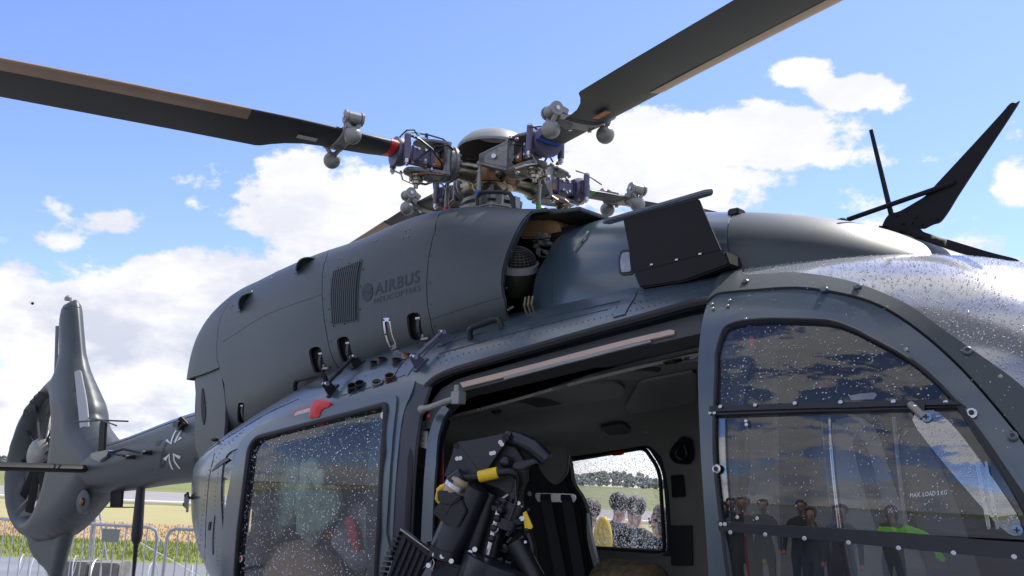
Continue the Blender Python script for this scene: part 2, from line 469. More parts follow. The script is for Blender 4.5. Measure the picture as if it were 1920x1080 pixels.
def interp(X, Y):
    X = np.array(X, float); Y = np.array(Y, float); m = np.gradient(Y, X)
    def f(x):
        x = np.clip(x, X[0], X[-1]); i = np.clip(np.searchsorted(X, x) - 1, 0, len(X) - 2)
        hh = X[i + 1] - X[i]; t = (x - X[i]) / hh
        return (2 * t ** 3 - 3 * t ** 2 + 1) * Y[i] + (t ** 3 - 2 * t ** 2 + t) * hh * m[i] + (-2 * t ** 3 + 3 * t ** 2) * Y[i + 1] + (t ** 3 - t ** 2) * hh * m[i + 1]
    return f

class Surf:
    """a body round the x axis: superelliptic section with half width W, centre height ZM, top ZT, bottom ZB. Coordinates (x, a):
    a = 0 at the starboard side, pi/2 on top, pi at port"""
    def __init__(s, W, ZM, ZT, ZB, p): s.W, s.ZM, s.ZT, s.ZB, s.p = W, ZM, ZT, ZB, p
    def pts(s, X, A):
        X = np.asarray(X, float); A = np.asarray(A, float)
        c, sn = np.cos(A), np.sin(A); h = np.where(sn >= 0, s.ZT(X) - s.ZM(X), s.ZM(X) - s.ZB(X))
        h = np.maximum(h, 1e-3); w = np.maximum(s.W(X), 1e-3)
        r = ((np.abs(c) / w) ** s.p + (np.abs(sn) / h) ** s.p) ** (-1 / s.p)
        return np.stack([X, -r * c, s.ZM(X) + r * sn], -1)
    def nrm(s, X, A):
        e = 1e-3
        dx = s.pts(np.asarray(X) + e, A) - s.pts(np.asarray(X) - e, A); da = s.pts(X, np.asarray(A) + e) - s.pts(X, np.asarray(A) - e)
        n = np.cross(dx, da); n /= np.linalg.norm(n, axis=-1, keepdims=True) + 1e-12
        out = s.pts(X, A) - np.stack([np.asarray(X, float), 0 * np.asarray(X, float), s.ZM(X)], -1)
        sg = np.sign((n * out).sum(-1, keepdims=True)); return n * np.where(sg == 0, 1, sg)
    def g(s, P):
        x, y, z = P[..., 0], P[..., 1], P[..., 2]
        h = np.where(z >= s.ZM(x), s.ZT(x) - s.ZM(x), s.ZM(x) - s.ZB(x))
        return (np.abs(y) / np.maximum(s.W(x), 1e-3)) ** s.p + (np.abs(z - s.ZM(x)) / np.maximum(h, 1e-3)) ** s.p - 1
    def hit(s, px, py, far=False):
        d = np.array(ray(px, py)); c = np.array(CAM)
        T = np.arange(0.6, 14, 0.01); G = s.g(c + T[:, None] * d)
        k = np.where(np.sign(G[1:]) != np.sign(G[:-1]))[0]
        if len(k) == 0:
            t = T[np.argmin(G)]
        else:
            i = k[-1] if far else k[0]; a, b = T[i], T[i + 1]
            ga = s.g(c + a * d)
            for _ in range(25):
                m = (a + b) / 2; gm = s.g(c + m * d)
                if (gm > 0) == (ga > 0): a = m
                else: b = m
            t = (a + b) / 2
        P = c + t * d
        a = float(math.atan2(P[2] - s.ZM(P[0]), -P[1]))
        return (float(P[0]), a + 2 * PI if a < -HALF else a)
    def path(s, pxs, far=False): return [s.hit(p[0], p[1], far) for p in pxs]
    def p3(s, x, a, off=0.0):
        p = s.pts(x, a); return Vector(p + s.nrm(x, a) * off)
    def px3(s, px, py, off=0.0, far=False): return s.p3(*s.hit(px, py, far), off)

def shrink(poly, g):
    """inset a closed polygon by g"""
    P = [np.array(p[:2], float) for p in poly]; n = len(P)
    area = sum(P[i][0] * P[(i + 1) % n][1] - P[(i + 1) % n][0] * P[i][1] for i in range(n))
    sg = 1 if area > 0 else -1; out = []
    for i in range(n):
        a, p, b = P[i - 1], P[i], P[(i + 1) % n]
        e1 = (p - a) / (np.linalg.norm(p - a) + 1e-9); e2 = (b - p) / (np.linalg.norm(b - p) + 1e-9)
        m = np.array([-(e1[1] + e2[1]), e1[0] + e2[0]]); l = np.linalg.norm(m)
        if l < 1e-6: out.append(tuple(p)); continue
        m /= l; c = max(0.5, m @ np.array([-e1[1], e1[0]]))
        out.append(tuple(p + sg * m * g / c))
    return out

SCALE_A = 0.9
def panel(name, S, outline, m, parent, holes=(), h=0.05, hb=None, off=0.0, thick=0.012, gap=0.0, bulge=0.0, bw=0.03, label=None, kind=None, angle=40):
    """outline and holes in (x, a) of surface S -> a shell panel with real thickness; bulge raises the middle"""
    sc = lambda poly: [(p[0], p[1] * SCALE_A) for p in poly]
    o2 = sc(outline)
    if gap: o2 = shrink(o2, gap)
    hs = [sc(q) for q in holes]
    V, T = fill2d(o2, hs, h, hb)
    X, A = V[:, 0], V[:, 1] / SCALE_A
    P = S.pts(X, A); Nn = S.nrm(X, A)
    of = np.full(len(V), off, float)
    if bulge:
        d = seg_dist(V, densify(o2, h)); q = np.clip(d / bw, 0, 1); of = of + bulge * (1 - (1 - q) ** 2)
    top = P + Nn * of[:, None]; n = len(V)
    if thick:
        bot = P + Nn * (off - thick)
        verts = list(top) + list(bot)
        faces = list(T) + [tuple(n + i for i in f[::-1]) for f in T]
        for a, b in boundary(T): faces.append((b, a, n + a, n + b))
    else: verts = list(top); faces = list(T)
    return finish(name, verts, faces, m, parent, True, angle, kind, label)

def slab(name, pxs, o, n, th, m, parent, bevel=0.0, label=None, back=True):
    """outline traced on the plane (o, n), given real thickness th away from the viewer"""
    P = [on_plane(p[0], p[1], o, n) for p in pxs]
    nn = Vector(n).normalized()
    if nn.dot(FW) < 0: nn = -nn
    return MB().prism(P, nn * th).build(name, m, parent, bevel=bevel, label=label)

def inflate(name, outline, holes, y0, tmax, R, m, parent, h=0.04, label=None, tmin=0.004, tfun=None, axis='y', origin=None, ex=None, ez=None, cut=True):
    """2D outline in (x, z) at plane y0, swollen to half thickness tmax with round edges of radius R"""
    V, T = fill2d(outline, holes, h)
    d = seg_dist(V, densify(outline, h))
    for q in holes: d = np.minimum(d, seg_dist(V, densify(q, h)))
    q = np.clip(d / R, 0, 1); t = tmin + (tmax - tmin) * np.sqrt(np.clip(1 - (1 - q) ** 2, 0, 1))
    if tfun is not None: t = t * tfun(V[:, 0], V[:, 1])
    n = len(V); A = [Vector((v[0], y0 - tt, v[1])) for v, tt in zip(V, t)]; Bv = [Vector((v[0], y0 + tt, v[1])) for v, tt in zip(V, t)]
    faces = list(T) + [tuple(n + i for i in f[::-1]) for f in T] + [(b, a, n + a, n + b) for a, b in boundary(T)]
    return finish(name, A + Bv, faces, m, parent, True, 60, None, label)

def drops_on(name, S, region, count, parent, rmin=0.0015, rmax=0.005, off=0.002, seed=1, dens=None, flat=0.5, m=None):
    """rain drops: little domes of water on surface S inside region [(x, a)...]"""
    rg = random.Random(seed); R = np.array(region); lo, hi = R.min(0), R.max(0)
    C_ = np.array([(rg.uniform(lo[0], hi[0]), rg.uniform(lo[1], hi[1])) for _ in range(count * 3)])
    C_ = C_[poly_inside(C_, region)][:count]
    if dens is not None: C_ = np.array([c for c in C_ if rg.random() < dens(*c)])
    P = S.pts(C_[:, 0], C_[:, 1]); Nn = S.nrm(C_[:, 0], C_[:, 1])
    V = []; Fc = []
    for p, n in zip(P, Nn):
        n = Vector(n); p = Vector(p) + n * off; r = rmin + (rmax - rmin) * rg.random() ** 2.5
        e = n.orthogonal().normalized(); g = n.cross(e); b = len(V); k = 6; ph = rg.random() * 6
        for rr, hh in ((r, 0), (r * .72, r * flat * .75)):
            for i in range(k):
                an = 2 * PI * i / k + ph; V.append(p + (e * math.cos(an) + g * math.sin(an)) * rr + n * hh)
        V.append(p + n * r * flat)
        for i in range(k):
            j = (i + 1) % k; Fc.append((b + i, b + j, b + k + j, b + k + i)); Fc.append((b + k + i, b + k + j, b + 2 * k))
    return finish(name, V, Fc, m or WATER, parent, True, 80, 'stuff')

# ================================================================== surfaces of the helicopter (x forward, -y starboard, ground z = 0)
def _W(x):
    x = np.asarray(x, float)
    aft = 0.93 * np.sqrt(np.clip(1 - (np.clip(-0.3 - x, 0, 2.09) / 2.1) ** 2, 1e-4, 1))
    nose = 0.93 * np.clip(1 - np.clip((x - 1.7) / 1.96, 0, 0.999) ** 2.4, 1e-4, 1) ** (1 / 2.4)
    return np.where(x < -0.3, aft, np.where(x > 1.7, nose, 0.93))
BODY = Surf(_W, lambda x: 1.7 + 0 * np.asarray(x, float),
            interp([-2.4, -2.1, -1.77, -1.3, -.44, .24, .88, 1.6, 2.0, 2.3, 2.6, 2.9, 3.2, 3.45, 3.66], [1.9, 1.94, 2.0, 2.15, 2.41, 2.52, 2.58, 2.63, 2.616, 2.586, 2.528, 2.413, 2.20, 1.98, 1.78]),
            interp([-2.4, -1.8, -1.0, -.2, 1.0, 2.4, 3.2, 3.66], [1.25, .95, .62, .46, .44, .46, .75, 1.4]), 2.25)
COWL = Surf(interp([-2.62, -2.52, -2.4, -2.2, -1.6, -1, 0, .6, 1.2], [.36, .41, .44, .47, .54, .60, .63, .63, .63]),
            interp([-2.8, -1.77, -1.3, -.44, .24, .81, 1.5], [2.22, 2.22, 2.27, 2.47, 2.57, 2.65, 2.68]),
            interp([-2.62, -2.5, -2.3, -1.8, -1.2, -.6, -.1, .2, .6, 1.2], [2.74, 2.87, 2.965, 3.045, 3.097, 3.11, 3.152, 3.129, 3.038, 2.92]),
            interp([-2.8, -2.2, -1.77, -1.3, -.44, .24, .81, 1.5], [1.75, 1.80, 1.86, 1.92, 2.14, 2.25, 2.33, 2.36]), 3.0)
FAIR = Surf(interp([.55, .65, .9, 1.2, 1.6, 2.2, 2.7], [.36, .42, .48, .52, .52, .42, .2]), interp([.6, 1.2, 1.8, 2.7], [2.38, 2.42, 2.45, 2.4]),
            interp([.6, .9, 1.2, 1.6, 1.9, 2.2, 2.5, 2.7], [2.904, 2.958, 2.933, 2.872, 2.809, 2.714, 2.566, 2.478]), lambda x: 2.0 + 0 * np.asarray(x, float), 2.4)
BOOM = Surf(interp([-5.6, -4.7, -3.0, -2.0, -1.6], [.19, .205, .255, .30, .33]), interp([-5.6, -4.7, -3.1, -2.0, -1.6], [1.70, 1.715, 1.885, 1.97, 1.98]),
            interp([-5.6, -4.7, -3.1, -2.0, -1.6], [1.88, 1.90, 2.13, 2.24, 2.27]), interp([-5.6, -4.7, -3.1, -2.0, -1.6], [1.49, 1.51, 1.645, 1.70, 1.70]), 2.0)
CEIL = Surf(lambda x: .87 + 0 * np.asarray(x, float), lambda x: 1.5 + 0 * np.asarray(x, float), interp([-1.8, -.4, .3, .75, 1.2, 1.8, 2.3], [1.85, 1.98, 2.04, 2.11, 2.19, 2.27, 2.31]),
            lambda x: .6 + 0 * np.asarray(x, float), 4.0)
HP = PI / 2
def mir(pts): return [(x, PI - a) for x, a in pts]
def band(path, over=True):
    """a starboard path from base to top, carried over the top to the port side"""
    return path + mir(path[::-1])
def zed(S, x, z, port=False):
    h = (S.ZT(x) - S.ZM(x)) if z > S.ZM(x) else (S.ZM(x) - S.ZB(x))
    y = float(S.W(x)) * max(1e-6, 1 - min(1, abs(z - float(S.ZM(x))) / float(h)) ** S.p) ** (1 / S.p)
    a = math.atan2(z - float(S.ZM(x)), y); return (x, PI - a if port else a)

heli = thing('helicopter', 'dark grey green military helicopter parked with its cabin door slid open', 'helicopter')

# ------------------------------------------------------------------ hull
DOORTOP = [(1330, 566), (1290, 574), (1200, 599), (1100, 626), (1000, 654), (930, 674), (880, 688), (845, 699), (815, 714), (793, 738), (781, 765), (775, 800), (771, 900), (766, 1000), (761, 1080)]
doorpath = BODY.path(cr(DOORTOP, 3))
qwin = BODY.path(cr([(470, 835), (447, 840), (427, 851), (417, 876), (414, 929), (416, 975), (421, 1012), (440, 1015), (470, 1000)], 3, True))
rearwin = BODY.path(rnd([(508, 838), (700, 785), (690, 1110), (480, 1110)], 25))
FRONT = [(1400, 490), (1372, 503), (1348, 530), (1338, 548)]
frontpath = BODY.path(FRONT)
hull_out = [(-2.37, -HP), (-2.37, HP), (frontpath[0][0], HP)] + frontpath + doorpath + [zed(BODY, doorpath[-1][0], .80), zed(BODY, 2.06, .80), (2.06, -HP)]
panel('fuselage_side', BODY, hull_out, PAINT, heli, holes=[qwin, rearwin], h=0.06, hb=0.03, thick=0.02)
farwin = BODY.path(rnd([(1010, 872), (1217, 836), (1246, 880), (1256, 1038), (1015, 1022)], [10, 12, 60, 14, 10]), True)
pwin = [(2.45, PI - .5), (2.75, PI - .42), (2.95, PI - .1), (3.0, PI + .2), (2.5, PI + .2)]
slitwin = BODY.path([(1371, 786), (1389, 786), (1394, 955), (1384, 955)], True)
panel('fuselage_side', BODY, [(-2.37, HP), (1.85, HP), (1.85, PI - .95), (2.4, PI - .9), (2.75, PI - .75), (3.0, PI - .4), (3.2, PI - .1), (3.5, PI + .1), (3.62, PI + .3), (3.62, PI + 1.2), (3.4, 3 * HP), (-2.37, 3 * HP)], PAINT, heli, holes=[farwin, pwin, slitwin], h=0.08, hb=0.05, thick=0.02)
panel('window_pane', BODY, slitwin, GLASSF, heli, h=0.08, off=-0.012, thick=0)
nbe = BODY.path([(2020, 1000), (2036, 1004), (2078, 962), (2066, 904)])
nsh = [(2.06, -HP), (2.06, -1.12), (2.9, -.98), (2.98, -.48)] + nbe + [(3.3, .24), (3.45, .34), (3.62, .5), (3.645, HP), (3.645, -HP)]
for q_ in (nsh, mir(nsh)): panel('nose_shell', BODY, q_, PAINT, heli, h=0.08, hb=0.05, thick=0.02)
print('NBE', nbe)
panel('window_pane', BODY, farwin, GLASSF, heli, h=0.08, off=-0.012, thick=0)
panel('window_pane', BODY, pwin, GLASS, heli, h=0.08, off=-0.012, thick=0)
panel('window_pane', BODY, qwin, GLASSC, heli, h=0.05, off=-0.006, thick=0)
drops_on('rain_drops', BODY, farwin, 13000, heli, 0.0011, 0.0034, off=-0.010, seed=5, m=WATERT)
drops_on('rain_drops', BODY, qwin, 400, heli, 0.0015, 0.004, off=-0.004, seed=6)
# inner trim round the far window and its red release cover
fw = BODY.path(rnd([(1010, 872), (1217, 836), (1246, 880), (1256, 1038), (1015, 1022)], [10, 12, 60, 14, 10]), True)
ring = [BODY.p3(x, a, -0.045) for x, a in fw]
MB().tube(ring + ring[:1], 0.012, 6).build('window_surround', LINING2, heli)
def far_slab(name, pxs, m, off=-0.05, th=0.02, S=None, parent=None, bevel=0.0, label=None):
    S = S or BODY
    return panel(name, S, S.path(pxs, True), m, parent or heli, h=0.04, off=off, thick=-th, label=label)
far_slab('window_sill', [(1060, 1021), (1256, 1033), (1250, 1046), (1060, 1034)], SEATG, -0.05, 0.03)
far_slab('release_cover', [(1152, 846), (1180, 841), (1183, 844), (1176, 850), (1162, 851)], RED, -0.06, 0.02)

# door opening: seal, header, beige strip, inner posts
MB().tube([BODY.p3(x, a, 0.004) for x, a in doorpath], 0.017, 8).build('door_seal', RUBBER, heli)
hd_out = [(1330, 574), (1290, 582), (1200, 606), (1100, 633), (1000, 661), (930, 681), (880, 695), (848, 706), (822, 722), (803, 745), (792, 772), (786, 800)]
hd_in = [(806, 800), (812, 780), (828, 757), (846, 738), (862, 727), (1000, 692), (1255, 628), (1325, 612)]
panel('door_header', BODY, BODY.path(hd_out + hd_in), LINING2, heli, h=0.04, off=-0.025, thick=0.05)
panel('header_strip', BODY, BODY.path([(857, 713), (1000, 676), (1252, 611), (1260, 613), (1259, 619), (1000, 686), (862, 722)]), BEIGE, heli, h=0.04, off=-0.018, thick=0.006)
panel('header_rail', BODY, BODY.path([(940, 702), (1100, 660), (1215, 632), (1216, 636), (1100, 666), (940, 708)]), GREY, heli, h=0.04, off=-0.015, thick=0.006)
post = [(827, 757), (812, 777), (799, 816), (793, 869), (788, 946), (785, 1010), (783, 1090), (805, 1090), (806, 1017), (808, 946), (813, 869), (817, 816), (826, 784), (838, 765)]
panel('door_post', BODY, BODY.path(post), PAINT, heli, h=0.03, off=-0.012, thick=0.012)
panel('door_jamb', BODY, BODY.path([(781, 760), (776, 800), (771, 900), (766, 1000), (760, 1090), (783, 1090), (787, 946), (792, 869), (799, 816), (812, 777), (805, 752), (793, 745)]), BLACK, heli, h=0.03, off=-0.07, thick=0.03)
panel('door_track', BODY, BODY.path([(786, 800), (781, 900), (777, 1000), (772, 1090), (777, 1090), (783, 1000), (787, 900), (792, 806)]), PAINT, heli, h=0.03, off=-0.045, thick=0.02)
panel('hinge_plate', BODY, BODY.path([(783, 806), (795, 806), (794, 840), (781, 836)]), GREY, heli, h=0.02, off=-0.02, thick=0.01)
mb = MB()
for q in ((789, 812), (788, 821), (787, 831)):
    p = BODY.px3(*q, off=-0.018); n = Vector(BODY.nrm(*BODY.hit(*q))); mb.cyl(p, p + n * .008, .006, n=10)
mb.build('bolt', SILVER, heli)
p = BODY.px3(795, 776, off=-0.03); MB().sphere(p, .011).build('marker_light', RED, heli)
# B pillar inside
panel('centre_pillar', BODY, [zed(BODY, 2.0, .7), zed(BODY, 2.0, 2.25), zed(BODY, 2.07, 2.27), zed(BODY, 2.07, .7)], LINING2, heli, h=0.06, off=-0.04, thick=0.04)

# quarter panel details
panel('access_plate', BODY, BODY.path([(395, 968), (403, 968), (400, 1040), (389, 1040)]), PAINT, heli, h=0.03, off=0.004, thick=0.008)
panel('latch_slot', BODY, BODY.path([(394, 978), (398, 978), (396, 994), (392, 994)]), DARK, heli, h=0.03, off=0.007, thick=0.004)
panel('dark_vent', BODY, BODY.path([(430, 862), (424, 858), (407, 870), (397, 884), (404, 880)]), BLACK, heli, h=0.03, off=0.003, thick=0.004)
mb = MB()
for (a, b) in (((353, 950), (358, 928)), ((356, 958), (362, 925)), ((352, 938), (366, 933))):
    mb.tube([BODY.px3(*a, off=0.02), BODY.px3(*b, off=0.03)], 0.010, 6)
mb.sphere(BODY.px3(355, 945, off=.03), .02); mb.build('door_latch', BLACK, heli)

# cockpit door
door_edge = [(1326, 572), (1345, 556), (1380, 551), (1419, 548), (1496, 544), (1567, 553), (1632, 570), (1685, 597), (1745, 641), (1804, 695), (1863, 760), (1920, 831), (1975, 915), (2020, 1000)]
de = BODY.path(cr(door_edge, 3))
left_edge = BODY.path(cr([(1331, 1110), (1324, 1000), (1316, 880), (1311, 780), (1309, 680), (1316, 610), (1325, 573)], 3))
door_out = left_edge[:-1] + de + [zed(BODY, 2.98, 1.2), zed(BODY, 2.9, .85), zed(BODY, 2.06, .85)]
GLZ = [(1346, 700), (1347, 665), (1359, 624), (1375, 612), (1401, 606), (1440, 603), (1478, 603), (1555, 606), (1600, 620), (1632, 636), (1715, 683), (1789, 752), (1850, 840), (1905, 930), (1950, 1020), (1970, 1100, 1), (1372, 1100, 1), (1360, 1010), (1343, 850)]
glz = BODY.path(cr(GLZ, 3, True))
cdoor = panel('cockpit_door', BODY, door_out, PAINT, heli, holes=[glz], h=0.05, hb=0.025, off=0.006, thick=0.02, gap=0.003)
frame_o = [(1334, 700), (1333, 636), (1347, 612), (1389, 591), (1435, 587), (1478, 586), (1561, 591), (1632, 618), (1703, 665), (1750, 701), (1798, 754), (1860, 828), (1920, 908), (1975, 1010), (2000, 1100, 1), (1352, 1100, 1), (1345, 1000), (1336, 850)]
panel('window_frame', BODY, BODY.path(cr(frame_o, 3, True)), PAINT, cdoor, holes=[glz], h=0.04, hb=0.02, off=0.012, thick=0.02)
rp = [BODY.p3(x, a, 0.013) for x, a in glz]
MB().tube(rp + rp[:1], 0.005, 6).build('window_seal', RUBBER, cdoor)
def px_panel(name, pts, m, parent, off, th, h=0.04, label=None):
    return panel(name, BODY, BODY.path(pts), m, parent, h=h, off=off, thick=th, label=label)
px_panel('upper_pane', cr(GLZ[:12], 3) + [(1800, 766), (1345, 770)], GLASSC, cdoor, 0.0, 0)
px_panel('sliding_pane', [(1345, 775), (1345, 850), (1352, 985), (1562, 993), (1540, 775)], GLASSC, cdoor, -0.006, 0)
px_panel('front_pane', [(1540, 775), (1562, 993), (1920, 1012), (1945, 1010), (1905, 930), (1850, 840), (1798, 762)], GLASSC, cdoor, -0.002, 0)
px_panel('lower_pane', [(1356, 985), (1372, 1100), (1970, 1100), (1950, 1030)], GLASSC, cdoor, 0.0, 0)
px_panel('pane_edge', [(1338, 785), (1360, 785), (1372, 985), (1352, 985), (1344, 900)], PERSPEX, cdoor, 0.003, 0.004)
px_panel('pane_edge', [(1554, 783), (1558, 783), (1577, 990), (1572, 990)], PERSPEX, cdoor, 0.004, 0.004)
for nm, o_, oo in (('cross_bar', [(1334, 764), (1420, 761), (1600, 757), (1700, 754), (1795, 753), (1812, 766), (1700, 770), (1600, 773), (1420, 778), (1336, 781)], 0.014),
                   ('cross_bar', [(1350, 977), (1420, 982), (1560, 990), (1700, 999), (1850, 1012), (1945, 1018), (1960, 1051), (1850, 1043), (1700, 1028), (1560, 1014), (1420, 1001), (1353, 995)], 0.016)):
    b = px_panel(nm, o_, GUN, cdoor, oo, 0.02)
    # flange below each bar
px_panel('bar_flange', [(1336, 772), (1420, 769), (1600, 764), (1700, 761), (1800, 760), (1806, 764), (1700, 766), (1600, 769), (1420, 773), (1336, 776)], BLACK, cdoor, 0.022, 0.008, 0.03)
px_panel('edge_frame', [(1792, 760), (1806, 764), (1860, 838), (1920, 925), (1965, 1005), (1950, 1012), (1900, 925), (1848, 848)], RUBBER, cdoor, 0.017, 0.015)
def screws(S, pxs, r, m, parent, off=0.012, name='screw', hgt=0.004, n=10):
    for q in pxs:
        x, a = S.hit(*q); p = S.p3(x, a, off); nn = Vector(S.nrm(x, a))
        MB().lathe(p, nn, [(0, r), (hgt * .6, r), (hgt, r * .7)], n).build(name, m, parent)
screws(BODY, [(1337, 777), (1345, 777), (1421, 763), (1495, 760), (1580, 758), (1678, 757), (1775, 759), (1356, 766), (1357, 983), (1365, 983), (1375, 998), (1440, 1002), (1513, 1009), (1595, 1017), (1688, 1027), (1790, 1036), (1902, 1043)], 0.0065, SILVER, cdoor, 0.017)
screws(BODY, [(1400, 790), (1401, 797), (1384, 970), (1421, 972)], 0.006, SILVER, cdoor, 0.004)
screws(BODY, [(1348, 880), (1823, 778)], 0.014, SILVER, cdoor, 0.013)
screws(BODY, [(1348, 880), (1823, 778)], 0.007, RUBBER, cdoor, 0.018)
drops_on('rain_drops', BODY, BODY.path([(1352, 700), (1365, 628), (1405, 610), (1550, 610), (1630, 640), (1715, 690), (1780, 750), (1352, 758)]), 560, cdoor, 0.0011, 0.0030, off=0.001, seed=11, dens=None)
drops_on('rain_drops', BODY, BODY.path([(1370, 790), (1550, 790), (1575, 985), (1375, 975)]), 170, cdoor, 0.001, 0.0024, off=-0.004, seed=12)
drops_on('rain_drops', BODY, BODY.path([(1580, 785), (1780, 775), (1905, 980), (1600, 975)]), 420, cdoor, 0.0010, 0.0026, off=0.001, seed=13)
drops_on('rain_drops', BODY, BODY.path([(1345, 560), (1640, 580), (1900, 820), (1900, 850), (1640, 610), (1345, 600)]), 160, cdoor, 0.001, 0.0024, off=0.007, seed=14)
# clear map pocket on the front pane
pk = BODY.path(cr([(1715, 793), (1745, 776), (1770, 786), (1800, 815), (1850, 880), (1905, 960), (1915, 990), (1908, 1004), (1880, 990), (1820, 925), (1760, 855)], 3, True))
pocket = panel('map_pocket', BODY, pk, PERSPEX, cdoor, h=0.03, off=0.03, thick=0.002)
px_panel('pocket_rib', [(1832, 870), (1838, 870), (1860, 990), (1854, 992)], PERSPEX, pocket, 0.034, 0.004)
px_panel('pocket_rib', [(1848, 868), (1854, 870), (1876, 990), (1870, 992)], PERSPEX, pocket, 0.034, 0.004)
drops_on('rain_drops', BODY, pk, 260, pocket, 0.001, 0.0028, off=0.031, seed=15)
screws(BODY, [(1742, 790), (1908, 993)], 0.013, mat('blue_screw', (0.16, 0.26, 0.40), .35, metal=.4), cdoor, 0.034)
for q in ((1742, 790), (1908, 993)):
    x, a = BODY.hit(*q); p = BODY.p3(x, a, .0385); MB().box(p, (.014, .003, .003)).box(p + Vector((0, -.0008, 0)), (.003, .003, .014)).build('screw_slot', BLACK, cdoor)
mb = MB(); mb.tube([BODY.px3(1712, 766, off=.03), BODY.px3(1722, 776, off=.045), BODY.px3(1735, 788, off=.035)], .010, 8); mb.build('pocket_clip', GREY, cdoor)
px_panel('clip_bracket', [(1700, 760), (1738, 760), (1736, 776), (1722, 782), (1710, 775)], BLACK, cdoor, 0.024, 0.008, 0.03)

# canopy frame and roof glazing
gl_edge = [(1400, 495), (1395, 507), (1400, 519), (1440, 518), (1496, 516), (1584, 529), (1656, 553), (1715, 582), (1774, 624), (1851, 677), (1920, 728), (1990, 800), (2060, 900)]
ge = BODY.path(cr(gl_edge, 3))
bandp = BODY.path([(1338, 548), (1345, 528), (1362, 510), (1385, 497)]) + ge + BODY.path([(2070, 960), (2030, 1000)]) + de[::-1]
panel('canopy_frame', BODY, bandp, PAINTC, heli, h=0.05, hb=0.025, off=0.012, thick=0.02, gap=0.003)
panel('canopy_frame', BODY, mir(bandp), PAINTC, heli, h=0.06, hb=0.04, off=0.012, thick=0.02, gap=0.003)
nose_e = [(3.3, .25), (3.45, .35), (3.62, .51)]
canopy = panel('canopy_glass', BODY, ge + nose_e + mir((ge + nose_e)[::-1]), GLASST, heli, h=0.07, hb=0.04, off=0.003, thick=0)
screws(BODY, [(1399, 535), (1610, 545), (1815, 664), (1899, 820), (1547, 550)], 0.013, PAINT, heli, 0.013, 'fastener', .008)
screws(BODY, [(1399, 535), (1610, 545), (1815, 664), (1899, 820)], 0.006, BLACK, heli, 0.021, 'fastener_slot', .001)
screws(BODY, [(1370, 568), (1366, 578), (1400, 603), (1338, 583), (1337, 575), (1700, 660), (1876, 710)], 0.006, GREY, heli, 0.010, 'rivet')
topreg = ge + [(ge[-1][0], HP), (1.84, HP)]
drops_on('rain_drops', BODY, topreg, 11000, canopy, 0.0008, 0.0030, off=0.0045, seed=21, flat=.45)
drops_on('rain_drops', BODY, BODY.path([(1345, 548), (1400, 522), (1600, 535), (1900, 725), (1910, 810), (1740, 635), (1600, 560)]), 150, heli, 0.001, 0.0024, off=0.013, seed=22)

# ------------------------------------------------------------------ sliding door, pushed aft
sd_edge = [(778, 714, 1), (772, 735), (757, 772), (749, 823), (742, 900), (737, 992), (732, 1110, 1), (418, 1110, 1), (417, 1010), (423, 946), (445, 843), (462, 815), (500, 793), (560, 772), (644, 746), (700, 729), (740, 716)]
win = [(484, 822), (726, 760), (727, 771), (722, 850), (714, 1000), (708, 1110), (446, 1110), (446, 1067), (452, 990), (460, 929), (466, 880), (471, 841)]
SDO = 0.0
DOORS = Surf(lambda x: _W(x) + .05, BODY.ZM, lambda x: BODY.ZT(x) + .045, BODY.ZB, BODY.p)
sdp = DOORS.path(cr(sd_edge, 3, True)); swp = DOORS.path(rnd(win, [16, 16, 3, 3, 3, 3, 3, 8, 8, 8, 8, 14]))
sdoor = panel('sliding_door', DOORS, sdp, PAINT, heli, holes=[swp], h=0.05, hb=0.025, off=SDO, thick=0.04)
wf = [(478, 806), (502, 795), (600, 769), (700, 744), (728, 738), (741, 741), (746, 752), (741, 800), (733, 900), (727, 1000), (722, 1110), (432, 1110), (436, 1040), (447, 930), (458, 850)]
panel('window_frame', DOORS, DOORS.path(cr(wf, 2, True)), PAINT, sdoor, holes=[swp], h=0.03, hb=0.02, off=SDO + .008, thick=0.012)
panel('window_pane', DOORS, swp, GLASSD, sdoor, h=0.05, off=SDO - 0.006, thick=0)
rp = [DOORS.p3(x, a, SDO + .010) for x, a in swp]
MB().tube(rp + rp[:1], 0.013, 8).build('window_seal', RUBBER, sdoor)
drops_on('rain_drops', DOORS, swp, 3200, sdoor, 0.0011, 0.0034, off=SDO - .004, seed=31, m=WATERB)
# thick front face of the door and its rubber lip
le = DOORS.path([(777, 716), (757, 773), (749, 823), (742, 900), (737, 992), (733, 1090)])
V = []
for x, a in le: V.append(DOORS.p3(x, a, SDO - .004))
for x, a in le: V.append(DOORS.p3(x + .055, a, SDO - .045))
k = len(le)
finish('door_edge', V + [v + Vector((-.01, .01, 0)) for v in V], [(i, i + 1, k + i + 1, k + i) for i in range(k - 1)] + [(2 * k + i, 3 * k + i, 3 * k + i + 1, 2 * k + i + 1) for i in range(k - 1)], mat('door_edge_paint', (.055, .058, .075), .5, var=.1, drops=.3), sdoor)
MB().tube([DOORS.p3(x + .058, a, SDO - .05) for x, a in le], .008, 6).build('edge_lip', RUBBER, sdoor)
px = lambda pts, off: DOORS.path(pts)
tagp = panel('release_label', DOORS, DOORS.path([(554, 771), (589, 761), (581, 779), (543, 788)]), RED, sdoor, h=0.03, off=SDO + .003, thick=0.003)
panel('label_field', DOORS, DOORS.path([(557, 773), (586, 764.5), (580, 776.5), (549, 785)]), LABEL, tagp, h=0.03, off=SDO + .005, thick=0.002)
cov = panel('release_cover', DOORS, DOORS.path(cr([(588, 760), (594, 753.5), (606, 752), (615, 754), (623, 757), (619, 765), (610, 768), (604, 774), (602, 782.5), (592, 785), (583, 784)], 3, True)), RED, sdoor, h=0.015, off=SDO + .012, thick=0.012, bulge=.014, bw=.03, label='red quilted cover over the emergency release handle')
